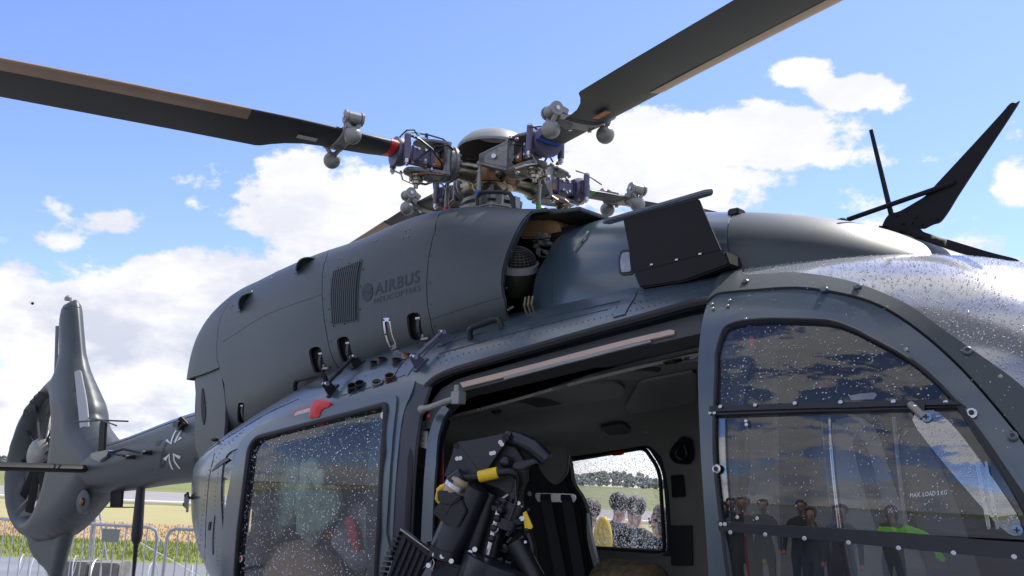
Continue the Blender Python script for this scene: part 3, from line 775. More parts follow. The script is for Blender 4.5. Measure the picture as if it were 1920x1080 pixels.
panel('release_tab', DOORS, DOORS.path([(595, 791), (601, 787), (608, 787), (604, 796), (597, 796)]), RED, sdoor, h=0.02, off=SDO - .004, thick=0.006)
def oval(c, rx, ry, rot=0, n=18): return [(c[0] + rx * math.cos(t) * math.cos(rot) - ry * math.sin(t) * math.sin(rot), c[1] + rx * math.cos(t) * math.sin(rot) + ry * math.sin(t) * math.cos(rot)) for t in [2 * PI * i / n for i in range(n)]]
panel('round_sticker', DOORS, DOORS.path(oval((718, 778), 5.5, 7.5, .2)), WHITE, sdoor, h=0.02, off=SDO - .003, thick=0.002)
panel('oval_sticker', DOORS, DOORS.path(oval((450, 1048), 2.8, 6.5, .1)), WHITE, sdoor, h=0.02, off=SDO - .003, thick=0.002)
panel('sticker_print', DOORS, DOORS.path(oval((450, 1048), 1.2, 4, .1)), RED, sdoor, h=0.02, off=SDO - .001, thick=0.002)
# upper hinge arm
a1, a2 = DOORS.px3(788, 766, off=SDO - .01), DOORS.px3(853, 742, off=-0.02)
mid = a1.lerp(a2, .45) + Vector((0, -.03, -.012))
MB().tube([a1, a1.lerp(mid, .6), mid, mid.lerp(a2, .6) + Vector((0, -.005, 0)), a2], 0.013, 10).build('hinge_arm', GREY, sdoor)
MB().sphere(a1, .019).build('hinge_knuckle', GREY, sdoor)
MB().box(a2, (.05, .04, .05)).cyl(a2 + Vector((.0, -.01, .02)), a2 + Vector((0, -.01, .05)), .012).build('hinge_block', GREY, sdoor, bevel=.003)

# ------------------------------------------------------------------ engine cowling
cb_ = COWL.path([(374, 704), (411, 689)])
panel('cowling_liner', COWL, [(-2.1, -.8), (-2.42, cb_[0][1]), (-2.42, HP * .98), (.55, HP * .98), (.55, -.8)], DARK, heli, h=0.12, off=-0.035, thick=0)
panel('cowling_liner', COWL, mir([(-2.1, -.8), (-2.42, cb_[0][1]), (-2.42, HP * .98), (.55, HP * .98), (.55, -.8)]), DARK, heli, h=0.12, off=-0.035, thick=0)
def over(pxs, S):  # seam from the top silhouette down to the base, extended to the crown and below the base
    p = S.path(pxs); return [(p[0][0] , HP)] + p + [(p[-1][0] + (p[-1][0] - p[-2][0]) * .3, min(-.75, p[-1][1] - .1))]
seam1 = over([(424, 576), (416, 590), (410, 610), (407, 638), (407, 675), (411, 690), (420, 720), (424, 760), (421, 815)], COWL)
seam2 = over([(622, 465), (612, 484), (606, 505), (604, 535), (605, 565), (608, 600), (614, 635), (624, 672), (636, 692)], COWL)
seam3 = over([(826, 399), (816, 432), (808, 462), (802, 500), (800, 535), (801, 565), (807, 598), (818, 636)], COWL)
front_e = over([(1000, 394), (984, 408), (969, 432), (957, 458), (949, 478), (942, 505), (940, 530), (942, 548), (947, 567), (951, 594)], COWL)
rear_e = [(-2.50, HP), (-2.50, cb_[0][1]), cb_[0]]
V = [COWL.p3(-2.50, a, -.002) for a in np.linspace(cb_[0][1], PI - cb_[0][1], 50)] + [COWL.p3(-2.50, a, -.05) + Vector((-.02, 0, 0)) for a in np.linspace(cb_[0][1], PI - cb_[0][1], 50)]
V += [Vector((-2.46, v.y * .9, 2.3 + (v.z - 2.3) * .9)) for v in V[50:100]]
finish('exhaust_lip', V, [(i, i + 1, 51 + i, 50 + i) for i in range(49)] + [(50 + i, 51 + i, 101 + i, 100 + i) for i in range(49)] + [tuple(range(100, 150))], PAINTC, heli)
def cowl_panel(name, r, f, holes=(), **kw):
    o = r[::-1] + f          # rear seam base->top, front seam top->base
    return panel(name, COWL, o, PAINTC, heli, holes=holes, h=0.05, hb=0.03, thick=0.014, gap=0.0028, **kw)
def recess(c, w, h_, rot): return COWL.path(rnd([(c[0] + a * math.cos(rot) - b * math.sin(rot), c[1] + a * math.sin(rot) + b * math.cos(rot)) for a, b in ((-w, -h_), (w, -h_), (w, h_), (-w, h_))], min(w, h_) * .9))
R1 = recess((595, 676), 12, 26, -.25); R2 = recess((647, 656), 12, 25, -.25); R3 = recess((778, 613), 13, 27, -.15); R4 = recess((452, 775), 6, 20, .0)
rw = COWL.path(rnd([(714, 596), (730, 595), (745, 652), (730, 659)], 5))
seam1s = [q for q in seam1 if q[1] > cb_[1][1]] + [cb_[1]]
cowl_panel('rear_cowling', rear_e, seam1s)
aftc = cowl_panel('cowling_panel', seam1, seam2, [R1, R4])
midc = cowl_panel('cowling_panel', seam2, seam3, [R2, R3, rw])
frc = cowl_panel('cowling_panel', seam3, front_e)
for o in (rear_e,):
    pass
seam1_short = [q for q in seam1 if q[1] > cb_[1][1]] + [cb_[1]]
for r, f, nm in ((rear_e, seam1_short, 'rear_cowling'), (seam1, seam2, 'cowling_panel'), (seam2, seam3, 'cowling_panel'), (seam3, front_e, 'cowling_panel')):
    panel(nm, COWL, mir(r[::-1] + f), PAINTC, heli, h=0.08, hb=0.05, thick=0.014, gap=0.0028)
# front edge return of the intake cowling
fe = front_e[1:-1]
V = [COWL.p3(x, a, 0) for x, a in fe] + [COWL.p3(x - .05, a, -.07) for x, a in fe]; k = len(fe)
finish('intake_lip', V, [(i, i + 1, k + i + 1, k + i) for i in range(k - 1)], PAINTC, frc)
# latch straps in the recesses
def strap(c, parent, tall, wd=.022):
    x, a = COWL.hit(*c); p = COWL.p3(x, a, -.006); n = Vector(COWL.nrm(x, a)); up = (COWL.p3(x, a + .05) - COWL.p3(x, a)).normalized(); fw_ = n.cross(up)
    pts = [p + up * tall * t + n * (.018 * math.sin(PI * min(1, (t + 1) / 2)) - .016) for t in (-1, -.6, -.2, .2, .6, .85)]
    mb = MB(); 
    for i in range(len(pts) - 1):
        c0 = (pts[i] + pts[i + 1]) / 2; ax = (pts[i + 1] - pts[i]); l = ax.length; ax.normalize()
        mb.box(c0, (wd, .006, l * 1.05), (fw_, ax.cross(fw_).normalized(), ax))
    mb.build('latch_strap', BRONZE if False else BLACK, parent)
    MB().cyl(pts[-1] - fw_ * wd * .7, pts[-1] + fw_ * wd * .7, .008, n=10).build('latch_pin', SILVER, parent)
strap((598, 680), aftc, .055); strap((650, 661), midc, .055); strap((783, 618), midc, .06); strap((453, 778), aftc, .06)
for c, par in (((612, 690), aftc), ((668, 673), midc), ((798, 634), midc)):
    x, a = COWL.hit(*c); p = COWL.p3(x, a, .006)
    MB().box(p, (.05, .012, .012)).box(p + Vector((-.01, -.004, .014)), (.012, .012, .014)).build('latch_hook', GREY, par, bevel=.002)
# small inspection window with a bare metal frame
wo = rnd([(713, 595), (731, 594), (746, 652), (729, 660)], 5); wi = rnd([(719, 603), (728, 602), (739, 646), (731, 651)], 5)
inf_ = panel('inspection_frame', COWL, COWL.path(wo), SILVER, midc, holes=[COWL.path(wi)], h=.02, off=-.004, thick=.006)
panel('inspection_glass', COWL, COWL.path(wi), mat('sooty_glass', (.10, .07, .06), .2, var=.8, vscale=40), midc, h=.02, off=-.012, thick=.003)
screws(COWL, [(718, 600), (729, 600), (737, 626), (722, 627), (732, 653), (743, 648)], .0045, BLACK, midc, -.003, 'screw')
# louvre grille
go = [(626, 510), (678, 490), (670, 600), (624, 607)]
panel('grille_frame', COWL, COWL.path([(624, 508), (680, 487), (672, 603), (621, 610)]), PAINTC, midc, h=.03, off=.003, thick=.004)
for i in range(13):
    t0 = (i + .15) / 13; t1 = (i + .72) / 13
    A = lambda t: (626 + 52 * t, 510 - 20 * t); Bq = lambda t: (624 + 46 * t, 607 - 7 * t)
    panel('louvre_slat', COWL, COWL.path([A(t0), A(t1), Bq(t1), Bq(t0)]), mat('louvre_paint', (.030, .036, .037), .5), midc, h=.05, off=.010, thick=.006)
screws(COWL, [(634, 502), (655, 494), (676, 487), (620, 525), (619, 552), (617, 580), (626, 612), (646, 607), (666, 602), (676, 537), (621, 604), (681, 505), (675, 580)], .004, BLACK, midc, .002, 'rivet', .003, 8)
# two small scoops on the aft panel
def scoop(c, parent, sc_=1.0, rot=.35):
    x, a = COWL.hit(*c); p = COWL.p3(x, a); n = Vector(COWL.nrm(x, a)); up = (COWL.p3(x, a + .05) - p).normalized(); fw_ = up.cross(n)
    if fw_.x < 0: fw_ = -fw_
    up = (up * math.cos(rot) + fw_ * math.sin(rot)).normalized(); fw_ = n.cross(up); 
    if fw_.x < 0: fw_ = -fw_
    V = []; nn, mm = 10, 7
    for i in range(nn):
        t = i / (nn - 1); hh = .040 * sc_ * math.sin(PI * (.06 + .94 * t)) ** .8 ; w = .030 * sc_ 
        for j in range(mm):
            s = j / (mm - 1); V.append(p + up * (.11 * sc_ * (t - .5)) + fw_ * (w * (s * 1.0)) * (1) + n * (hh * (s ** .6)))
    F_ = [(i * mm + j, i * mm + j + 1, (i + 1) * mm + j + 1, (i + 1) * mm + j) for i in range(nn - 1) for j in range(mm - 1)]
    o = finish('scoop', V, F_, PAINTC, parent)
    md = o.modifiers.new('t', 'SOLIDIFY'); md.thickness = .004
    MB().prism([p + up * .034 * sc_ + fw_ * .008 * sc_ + n * .003, p + up * .016 * sc_ + fw_ * .008 * sc_ + n * .014 * sc_, p - up * .016 * sc_ + fw_ * .008 * sc_ + n * .014 * sc_, p - up * .034 * sc_ + fw_ * .008 * sc_ + n * .003], fw_ * -.004).build('scoop_mouth', DARK, parent)
    rim = [V[i * mm + mm - 1] + fw_ * .002 for i in range(nn)]
    MB().tube(rim, .0055, 8).build('scoop_rim', PAINTC, parent)
    MB().prism([p + up * (.072 * sc_ * math.cos(w)) + fw_ * (.012 + .030 * sc_ * math.sin(w)) for w in [2 * PI * i / 20 for i in range(20)]], n * .004).build('scoop_flange', PAINTC, parent)
scoop((572, 496), aftc, 1.15, .5); scoop((459, 565), aftc, 1.15, .25)
screws(COWL, [(590, 484), (596, 482), (604, 480), (634, 472), (641, 471), (634, 485), (640, 484), (515, 504), (520, 502), (504, 523), (509, 521), (435, 572), (432, 578), (700, 452), (706, 450), (760, 433), (768, 430), (755, 446), (765, 443)], .0045, GREY, midc, .001, 'rivet', .003, 8)
# lower aft skirt between cowling and boom, and the exhaust edge
skirt = [(370, 704), (411, 688), (418, 715), (424, 760), (421, 820), (414, 850), (376, 868), (366, 800), (368, 735)]
o_ = (-2.2, -.42, 2.1)
SK = Surf(interp([-3.2, -2.7, -2.3, -1.9, -1.4], [.2, .36, .44, .50, .56]), lambda x: 2.0 + 0 * np.asarray(x, float), lambda x: 2.95 + 0 * np.asarray(x, float), lambda x: 1.3 + 0 * np.asarray(x, float), 3)
panel('tail_skirt', SK, SK.path(cr([(p[0], p[1]) for p in skirt], 2, True)), PAINTC, heli, h=.05, off=.004, thick=.02)
panel('tail_skirt', SK, mir(SK.path(cr([(p[0], p[1]) for p in skirt], 2, True))), PAINTC, heli, h=.08, off=.004, thick=.02)
panel('drain_slot', SK, SK.path(cr([(381, 728), (385, 745), (387, 775), (384, 797), (380, 780), (379, 750)], 3, True)), DARK, heli, h=.03, off=.008, thick=.003)
MB().lathe((-2.50, -.10, 2.40), (-.12, -.05, 0), [(0, .13), (.9, .13), (.9, .12), (0, .11)], 24, False).build('exhaust_pipe', BRONZE, heli)
MB().lathe((-2.50, .2, 2.40), (-.12, .05, 0), [(0, .13), (.9, .13), (.9, .12), (0, .11)], 24, False).build('exhaust_pipe', BRONZE, heli)
MB().sphere(BODY.px3(407, 829, off=.02), .022, sq=(1.3, 1, .5)).build('drain_cap', BLACK, heli)

# writing on the cowling
def text_on(S, s, px0, px1, height, slant, m, parent, off=.0014, name='lettering', font_scale=1.0, shear=0.0, th=.002, bold=0.0, up=None, spacing=1.0):
    """text laid on surface S between pixel px0 (start of the base line) and px1 (its end); height in pixels along direction up"""
    cu = bpy.data.curves.new(name, 'FONT'); cu.body = s; cu.size = 1.0; cu.offset = bold; cu.resolution_u = 3; cu.space_character = spacing
    tmp = bpy.data.objects.new('tmp', cu); scene.collection.objects.link(tmp)
    dg = bpy.context.evaluated_depsgraph_get(); me = bpy.data.meshes.new_from_object(tmp.evaluated_get(dg))
    bpy.data.objects.remove(tmp)
    co = np.array([v.co[:2] for v in me.vertices]); fc = [tuple(p.vertices) for p in me.polygons]
    x0, x1 = co[:, 0].min(), co[:, 0].max(); y0, y1 = 0.0, co[:, 1].max()
    u = (co[:, 0] - x0) / (x1 - x0); v = (co[:, 1] - y0) / (y1 - y0)
    a = np.array(px0, float); b = np.array(px1, float); upv = np.array(up if up is not None else (slant, -1.0)) * height
    V = []
    for uu, vv in zip(u, v):
        q = a + (b - a) * uu + upv * vv; V.append(S.px3(q[0], q[1], off=off))
    bpy.data.meshes.remove(me)
    return finish(name, V, fc, m, parent, False)
text_on(COWL, 'AIRBUS', (702, 554), (787, 528), 22, 0.03, PRINT, midc, bold=.022, spacing=1.12)
text_on(COWL, 'HELICOPTERS', (702, 569.5), (788, 545), 10, 0.03, PRINT, midc, bold=.0, spacing=1.15)
# round emblem: a disc with two swept gaps
def emblem(c, rx, ry, rot):
    ds = oval(c, rx, ry, rot, 28)
    panel('emblem', COWL, COWL.path(ds), PRINT, midc, h=.02, off=.002, thick=.001)
    for t, w in ((-.25, .07), (.15, .06)):
        pts = []
        for i in range(9):
            s = -1 + 2 * i / 8; q = (s * .9 * rx, (t + .35 * s * s * (1 if t < 0 else -1) - .12 * s) * ry); pts.append((c[0] + q[0], c[1] + q[1] - .25 * q[0]))
        lo = [(p[0], p[1] + w * ry * (1.2 - abs(-1 + 2 * i / 8))) for i, p in enumerate(pts)]
        panel('emblem_swoosh', COWL, COWL.path(pts + lo[::-1]), PAINTC, midc, h=.02, off=.0032, thick=.001)
emblem((689, 548), 10, 17.5, .12)
text_on(BODY, 'MAX. LOAD 3 KG', (1707, 933), (1776, 927), 8, 0, WHITE, cdoor, off=.003, name='door_lettering', bold=0)

# ------------------------------------------------------------------ transmission fairing ahead of the intake
fr_rear = FAIR.path([(1098, 417), (1060, 432), (1040, 452), (1025, 480), (1007, 511), (999, 546), (996, 580)])
fr_seam = FAIR.path([(1380, 399), (1368, 412), (1364, 440), (1366, 470), (1372, 500)])
fr = [(fr_rear[0][0] - .1, HP)] + fr_rear + [(.62, -.35), (fr_seam[-1][0], -.5)] + fr_seam[::-1] + [(fr_seam[0][0] - .02, HP)]
ffair = panel('transmission_fairing', FAIR, fr, PAINT, heli, h=.05, hb=.03, thick=.02, gap=.002)
panel('transmission_fairing', FAIR, mir(fr), PAINT, heli, h=.08, hb=.05, thick=.02, gap=.002)
fr2 = [(fr_seam[0][0] - .02, HP)] + fr_seam + [(2.69, -.5), (2.69, HP)]
panel('forward_fairing', FAIR, fr2, PAINTC, heli, h=.05, hb=.03, thick=.02, gap=.002)
panel('forward_fairing', FAIR, mir(fr2), PAINTC, heli, h=.08, hb=.05, thick=.02, gap=.002)
MB().tube([FAIR.px3(q[0], q[1], off=-.012) for q in ((1380, 400), (1368, 412), (1364, 440), (1366, 470), (1372, 500))], .012, 6).build('fairing_seam', RUBBER, heli)
MB().box(FAIR.px3(1381, 400, off=.0), (.05, .06, .03)).build('seam_catch', BLACK, heli, bevel=.006)
hl = [FAIR.px3(*q, off=.008) for q in ((1104, 437), (1098, 447), (1088, 458), (1078, 472))]
MB().tube(hl, .0045, 6).build('fairing_hinge', GREY, ffair)
screws(FAIR, [(1096, 449), (1090, 452)], .008, GREY, ffair, .006, 'screw')
pan = [(1165, 470), (1184, 468), (1188, 515), (1163, 517), (1160, 490)]
lf = panel('landing_light_frame', FAIR, FAIR.path(rnd(pan, 5)), BLACK, ffair, h=.02, off=.004, thick=.006)
panel('clear_cover', FAIR, FAIR.path(rnd([(1168, 476), (1182, 474), (1185, 510), (1167, 512), (1165, 490)], 4)), mat('milky_cover', (.30, .33, .38), .25, var=.3, vscale=30, drops=.5), ffair, h=.02, off=.008, thick=.005)
# centre deck between rotor and fairing, bright from above
MB().prism([(.15, -.38, 2.99), (.95, -.34, 2.945), (.95, .34, 2.945), (.15, .38, 2.99)], (0, 0, .018)).build('centre_deck', PAINTC, heli, bevel=.004)
MB().prism([(-.35, -.30, 3.10), (.32, -.30, 3.09), (.36, -.22, 3.09), (.36, .22, 3.09), (.32, .30, 3.09), (-.35, .30, 3.10)], (0, 0, .02)).build('mast_deck', GREY, heli, bevel=.01)
# intake bay: screen, ring, dark bowl, pipes, tan duct
bc = at_y(966, 500, -.40); KS = .74
ax = Vector((.35, -.35, .87)).normalized()
MB().lathe(bc - ax * .20 * KS, ax * KS, [(t, r * KS) for t, r in ((0, .03), (.02, .09), (.08, .125), (.15, .14), (.185, .14))], 28).build('intake_bowl', mat('olive_metal', (.06, .065, .04), .35, metal=.3, var=.2), heli)
MB().lathe(bc - ax * .015 * KS, ax * KS, [(t, r * KS) for t, r in ((0, .142), (.0, .15), (.045, .15), (.045, .13))], 32, False).build('intake_ring', mat('pale_ring', (.34, .34, .32), .45), heli)
V = []; Fc = []
mbs = MB()
for i in range(9):
    t = i / 9 * HP; rr = .132 * KS * math.cos(t); zz = (.03 + .10 * math.sin(t)) * KS
    e = ax.orthogonal().normalized(); g = ax.cross(e)
    mbs.tube([bc + ax * zz + (e * math.cos(b) + g * math.sin(b)) * rr for b in [2 * PI * k / 24 for k in range(25)]], .0016, 4, False)
for k in range(28):
    b = 2 * PI * k / 28; e = ax.orthogonal().normalized(); g = ax.cross(e)
    mbs.tube([bc + ax * (.03 + .10 * math.sin(t)) * KS + (e * math.cos(b) + g * math.sin(b)) * .132 * KS * math.cos(t) for t in [j / 7 * HP for j in range(8)]], .0013, 4, False)
mbs.build('intake_screen', HUBG, heli)
MB().sphere(bc + ax * .015, .122 * KS, 20, 12, (1, 1, .8)).build('screen_core', DARK, heli)
slab('tan_duct', [(990, 405), (1046, 415), (1051, 440), (1030, 442), (1000, 447), (972, 447), (975, 430)], (.55, -.30, 2.9), (.2, -1, -.1), .25, TAN, heli, bevel=.01)
MB().tube([at_y(992, 449, -.38), at_y(1018, 449, -.38), at_y(1030, 445, -.38), at_y(1032, 440, -.38)], .004, 6).build('drain_pipe', SILVER, heli)
mb = MB()
for q, w in (((962, 575), ((950, 588))), ((948, 562), (950, 585)), ((985, 558), (988, 590)), ((992, 556), (995, 588)), ((999, 556), (1001, 585))):
    mb.tube([at_y(*q, -.5), at_y((q[0] + w[0]) / 2 - 4, (q[1] + w[1]) / 2, -.52), at_y(*w, -.5)], .006, 6)
mb.build('bay_hose', mat('hose', (.18, .16, .10), .4, metal=.5), heli)
mb = MB(); random.seed(3)
for _ in range(16):
    q = (random.uniform(1000, 1030), random.uniform(440, 480)); p = at_y(*q, -.33); mb.box(p, (random.uniform(.01, .04), .03, random.uniform(.01, .03)))
mb.build('bay_equipment', GREY, heli, bevel=.002)
MB().box((.62, -.02, 2.72), (.5, .5, .4)).build('gearbox', DARK, heli, bevel=.03)

# ------------------------------------------------------------------ roof: fence, handles, rods, pipe stubs, rivets
YF = -.565
pf = [at_y(*q, YF) for q in ((1168, 411), (1309, 373), (1351, 469), (1188, 512))]
fence = MB().prism(pf, (0, .012, 0)).build('roof_fence', PAINTD, heli, bevel=.002)
pt = [at_y(*q, YF) for q in ((1128, 420), (1337, 361))]
z0 = (pt[0].z + pt[1].z) / 2
tilt = (pt[1] - pt[0])
mbp = [pt[0] + Vector((.03, -.012, .0)), pt[1] + Vector((-.03, -.012, .0)), pt[1], pt[1] + Vector((-.02, .03, .0)), pt[0] + Vector((.02, .03, 0)), pt[0]]
MB().prism(mbp, (0, 0, .016)).build('fence_cap', PAINT, fence, bevel=.004)
pb = [at_y(*q, YF - .015) for q in ((1187, 511), (1352, 468), (1359, 470), (1368, 496), (1284, 527), (1199, 540))]
MB().prism(pb, (0, .10, 0)).build('fence_base', PAINTD, fence, bevel=.006)
for q in ((1222, 496), (1269, 487), (1313, 476)):
    p = at_y(*q, YF - .001); MB().box(p, (.012, .005, .006)).build('clip', SILVER, fence)
def bow(pxs, r, name, S=BODY, lift=.045, m=BLACK):
    n = len(pxs); pts = []
    for i, q in enumerate(pxs):
        t = i / (n - 1); off = lift * min(1, 4.5 * min(t, 1 - t)) ; pts.append(S.px3(q[0], q[1], off=off))
    return MB().tube(pts, r, 10).build(name, m, heli)
def bow2(a, b, lift, r, m):
    pts = []
    for t, l in ((.0, 0), (.01, .55), (.06, .88), (.16, 1), (.4, 1), (.62, 1), (.84, 1), (.94, .88), (.99, .55), (1, 0)):
        q = (a[0] + (b[0] - a[0]) * t, a[1] + (b[1] - a[1]) * t); x, aa = BODY.hit(*q); pts.append(BODY.p3(x, aa, 0) + (Vector(BODY.nrm(x, aa)) * .6 + Vector((0, 0, .8))) * (lift * l))
    MB().tube(pts, r, 10).build('grab_handle', m, heli)
bow2((552, 731), (612, 717), .035, .0125, PAINTD)
bow2((882, 636), (941, 616), .036, .0135, BLACK)
MB().tube([at_y(*q, -.27) for q in ((896, 392), (895, 372), (900, 362), (915, 360), (940, 360), (955, 363), (962, 372), (964, 392))], .011, 10).build('grab_handle', BLACK, heli)
def rod(a, b, m, nm):
    A_ = BODY.px3(*a, off=.05); B_ = BODY.px3(*b, off=.045); mb = MB(); mb.tube([A_, B_], .009, 8); mb.tube([A_.lerp(B_, .48), A_.lerp(B_, .6)], .012, 8)
    o = mb.build(nm, m, heli)
    for c, S_ in ((a, 1), (b, -1)):
        x, aa = BODY.hit(*c); p = BODY.p3(x, aa, .0); n = Vector(BODY.nrm(x, aa)); e = (A_ - B_).normalized(); e = (e - n * e.dot(n)).normalized(); g = n.cross(e)
        pl = [p + g * .008 - e * .032, p + g * .008 + e * .032, p + g * .008 + e * .016 + n * .062, p + g * .008 - e * .016 + n * .062]
        MB().prism(pl, g * -.005).build('rod_lug', m, o, bevel=.002)
        MB().prism([p - e * .042 - g * .018, p + e * .042 - g * .018, p + e * .042 + g * .018, p - e * .042 + g * .018], n * .006).build('lug_foot', m, o, bevel=.003)
        MB().cyl(p + n * .05 - g * .016, p + n * .05 + g * .02, .011, n=12).build('lug_bolt', SILVER, o)
rod((839, 640), (789, 684), PURPLE, 'stay_rod'); rod((672, 685), (624, 733), BLACK, 'stay_rod')
def stub(c, dirpx, r, l, m, cap=False):
    x, a = BODY.hit(*c); p = BODY.p3(x, a, -.005); n = Vector(BODY.nrm(x, a)); q = BODY.px3(c[0] + dirpx[0], c[1] + dirpx[1]); t = (q - p).normalized()
    ax_ = (n * .8 + t * .6).normalized(); l *= .62; r *= 1.12; o = MB().lathe(p, ax_, [(0, r * 1.15), (l * .25, r), (l, r), (l, r * .82), (l * .3, r * .8)], 16, False).build('pipe_stub', m, heli)
    MB().prism([p + (t * math.cos(w) + n.cross(t) * math.sin(w)) * r * 1.7 for w in [2 * PI * i / 14 for i in range(14)]], n * .006).build('stub_flange', PAINT, o)
    if cap: MB().lathe(p + ax_ * l * .7, ax_, [(0, r * .8), (.001, .001)], 16, False).build('stub_plug', DARK, o)
    else: MB().lathe(p + ax_ * l * .4, ax_, [(0, r * .8), (.001, .001)], 16, False).build('stub_plug', DARK, o)
for c, d, r, l, m in (((700, 686), (14, -8), .019, .04, BLACK), ((715, 680), (14, -8), .019, .045, BLACK), ((742, 682), (12, -8), .019, .045, BLACK), ((760, 670), (10, -7), .016, .04, BRONZE),
                      ((660, 731), (14, -8), .020, .05, BLACK), ((674, 726), (14, -8), .020, .05, BLACK), ((706, 723), (12, -8), .022, .045, GREY), ((730, 714), (14, -10), .020, .055, BRONZE)):
    stub(c, d, r, l, m)
# rivet rows
mb = MB()
def rivrow(S, pts, n, r=.0042, off=.0005):
    r *= .72
    P = np.array(pts, float); L = np.r_[0, np.cumsum(np.hypot(*np.diff(P, axis=0).T))]
    for t in np.linspace(0, L[-1], n):
        q = (np.interp(t, L, P[:, 0]), np.interp(t, L, P[:, 1])); x, a = S.hit(*q); mb.sphere(S.p3(x, a, off), r, 6, 4, (1, 1, 1))
rivrow(BODY, [(822, 672), (868, 651), (950, 630), (1035, 606), (1140, 580), (1250, 555), (1325, 535)], 46)
rivrow(BODY, [(815, 684), (868, 664), (950, 642), (1035, 619), (1140, 592), (1250, 567)], 40, .0035)
rivrow(BODY, [(860, 624), (960, 600), (1040, 582)], 12, .0035)
rivrow(BODY, [(800, 655), (832, 650), (850, 640)], 8)
rivrow(BODY, [(540, 752), (500, 775), (462, 800), (430, 832)], 16, .0035)
rivrow(BODY, [(452, 812), (420, 835), (392, 880), (380, 960), (372, 1060)], 30, .0035)
rivrow(BODY, [(440, 808), (428, 818), (414, 832)], 6, .0045)
rivrow(BODY, [(412, 862), (404, 920), (402, 990), (408, 1060)], 24, .003)
rivrow(BODY, [(640, 720), (700, 700), (760, 682)], 9, .003)
rivrow(SK, [(372, 706), (392, 698), (410, 691)], 7, .0035)
rivrow(SK, [(374, 770), (380, 820), (386, 860)], 9, .0035)
rivrow(COWL, [(412, 600), (408, 640), (409, 678)], 6, .0035)
mb.build('rivets', PAINTC, heli, kind='stuff')
# joints in the skin
def seam(S, pxs, parent=None, r=.0022, name='skin_seam'):
    P = cr(pxs, 4); MB().tube([S.p3(*S.hit(*q), 0.0) for q in P], r, 4).build(name, RUBBER, parent or heli)
seam(BODY, [(822, 664), (900, 642), (1000, 614), (1140, 580)])
seam(BODY, [(832, 634), (806, 654), (775, 690), (764, 705)])
seam(BODY, [(765, 668), (748, 690), (738, 706)])
seam(BODY, [(640, 742), (690, 728), (760, 703)])
seam(BODY, [(372, 770 + 90), (400, 838), (440, 812), (500, 776), (560, 748)])
seam(BODY, [(402, 850), (392, 900), (386, 980), (384, 1070)])
seam(BODY, [(1200, 545), (1260, 535), (1330, 516)])
seam(FAIR, [(1052, 446), (1042, 480), (1036, 520), (1036, 566)])
seam(COWL, [(420, 640), (500, 590), (604, 552)], aftc, .0014)
seam(COWL, [(944, 556), (880, 575), (806, 600)], frc, .0014)
# small screws along the cowling seams
for pts, par in (([(613, 490), (608, 520), (608, 560), (612, 600), (620, 640)], midc), ([(818, 440), (808, 480), (806, 530), (808, 570), (815, 612)], frc), ([(436, 575), (424, 600), (418, 640), (420, 680)], aftc), ([(960, 470), (952, 500), (950, 540), (955, 575)], frc)):
    screws(COWL, pts, .0042, BLACK, par, .0008, 'flush_screw', .0012, 8)
# raised seam lines of the roof skin
panel('roof_skin_lap', BODY, BODY.path([(1010, 585), (1060, 575), (1190, 540), (1196, 545), (1190, 560), (1172, 590), (1150, 596), (1165, 565), (1060, 588), (900, 626), (820, 650), (822, 646)]), PAINT, heli, h=.04, off=.004, thick=.005)

# ------------------------------------------------------------------ wire cutter, strut, rod antenna and their base, on the centre line
def on0(pts, y=0): return [(at_y(p[0], p[1], y).x, at_y(p[0], p[1], y).z) for p in pts]
wc = cr([(1905, 194), (1898, 193), (1891, 198), (1881, 210), (1830, 266), (1753, 349), (1735, 368), (1718, 379), (1688, 396), (1670, 401), (1660, 412), (1654, 426, 1), (1680, 431, 1), (1712, 429, 1), (1734, 429, 1), (1750, 421), (1764, 416), (1780, 395), (1795, 370), (1836, 307), (1907, 199)], 3, True)
cutter = inflate('wire_cutter', on0(wc), [], 0.0, .008, .012, None, None) if False else inflate('wire_cutter', on0(wc), [], 0.0, .008, .012, PAINTD, heli, h=.04)
base = cr([(1648, 426), (1665, 424), (1690, 424), (1725, 429), (1735, 436), (1800, 456), (1860, 474), (1900, 484), (1912, 489, 1), (1880, 494, 1), (1760, 485), (1690, 450)], 3, True)
inflate('cutter_base', on0(base), [], 0.0, .022, .02, PAINTD, heli, h=.04)
MB().tube([at_y(1589, 412, -.03), at_y(1789, 342, -.01)], .010, 8).build('cutter_strut', PAINTD, heli)
MB().prism([at_y(*q, -.012) for q in ((1768, 350), (1788, 337), (1795, 341), (1775, 355))], (0, .024, 0)).build('strut_clevis', PAINTD, heli, bevel=.003)
MB().prism([at_y(*q, -.06) for q in ((1560, 413), (1580, 407), (1588, 412), (1586, 424), (1560, 424))], (0, .08, 0)).build('strut_bracket', BLACK, heli, bevel=.004)
MB().tube([at_y(1671, 402, .02), at_y(1633, 244, .02)], [.0105, .008], 8).build('rod_antenna', PAINTD, heli)
screws(BODY, [], .01, BLACK, heli)
mb = MB()
for q in ((1680, 404), (1717, 407), (1755, 410), (1709, 418), (1727, 421), (1692, 418), (1670, 432), (1685, 434), (1703, 438), (1720, 442)):
    p = at_y(*q, -.009 if q[1] < 425 else -.022); mb.cyl(p, p + Vector((0, -.004, 0)), .006, n=8)
mb.build('cutter_rivet', PAINTD, cutter)

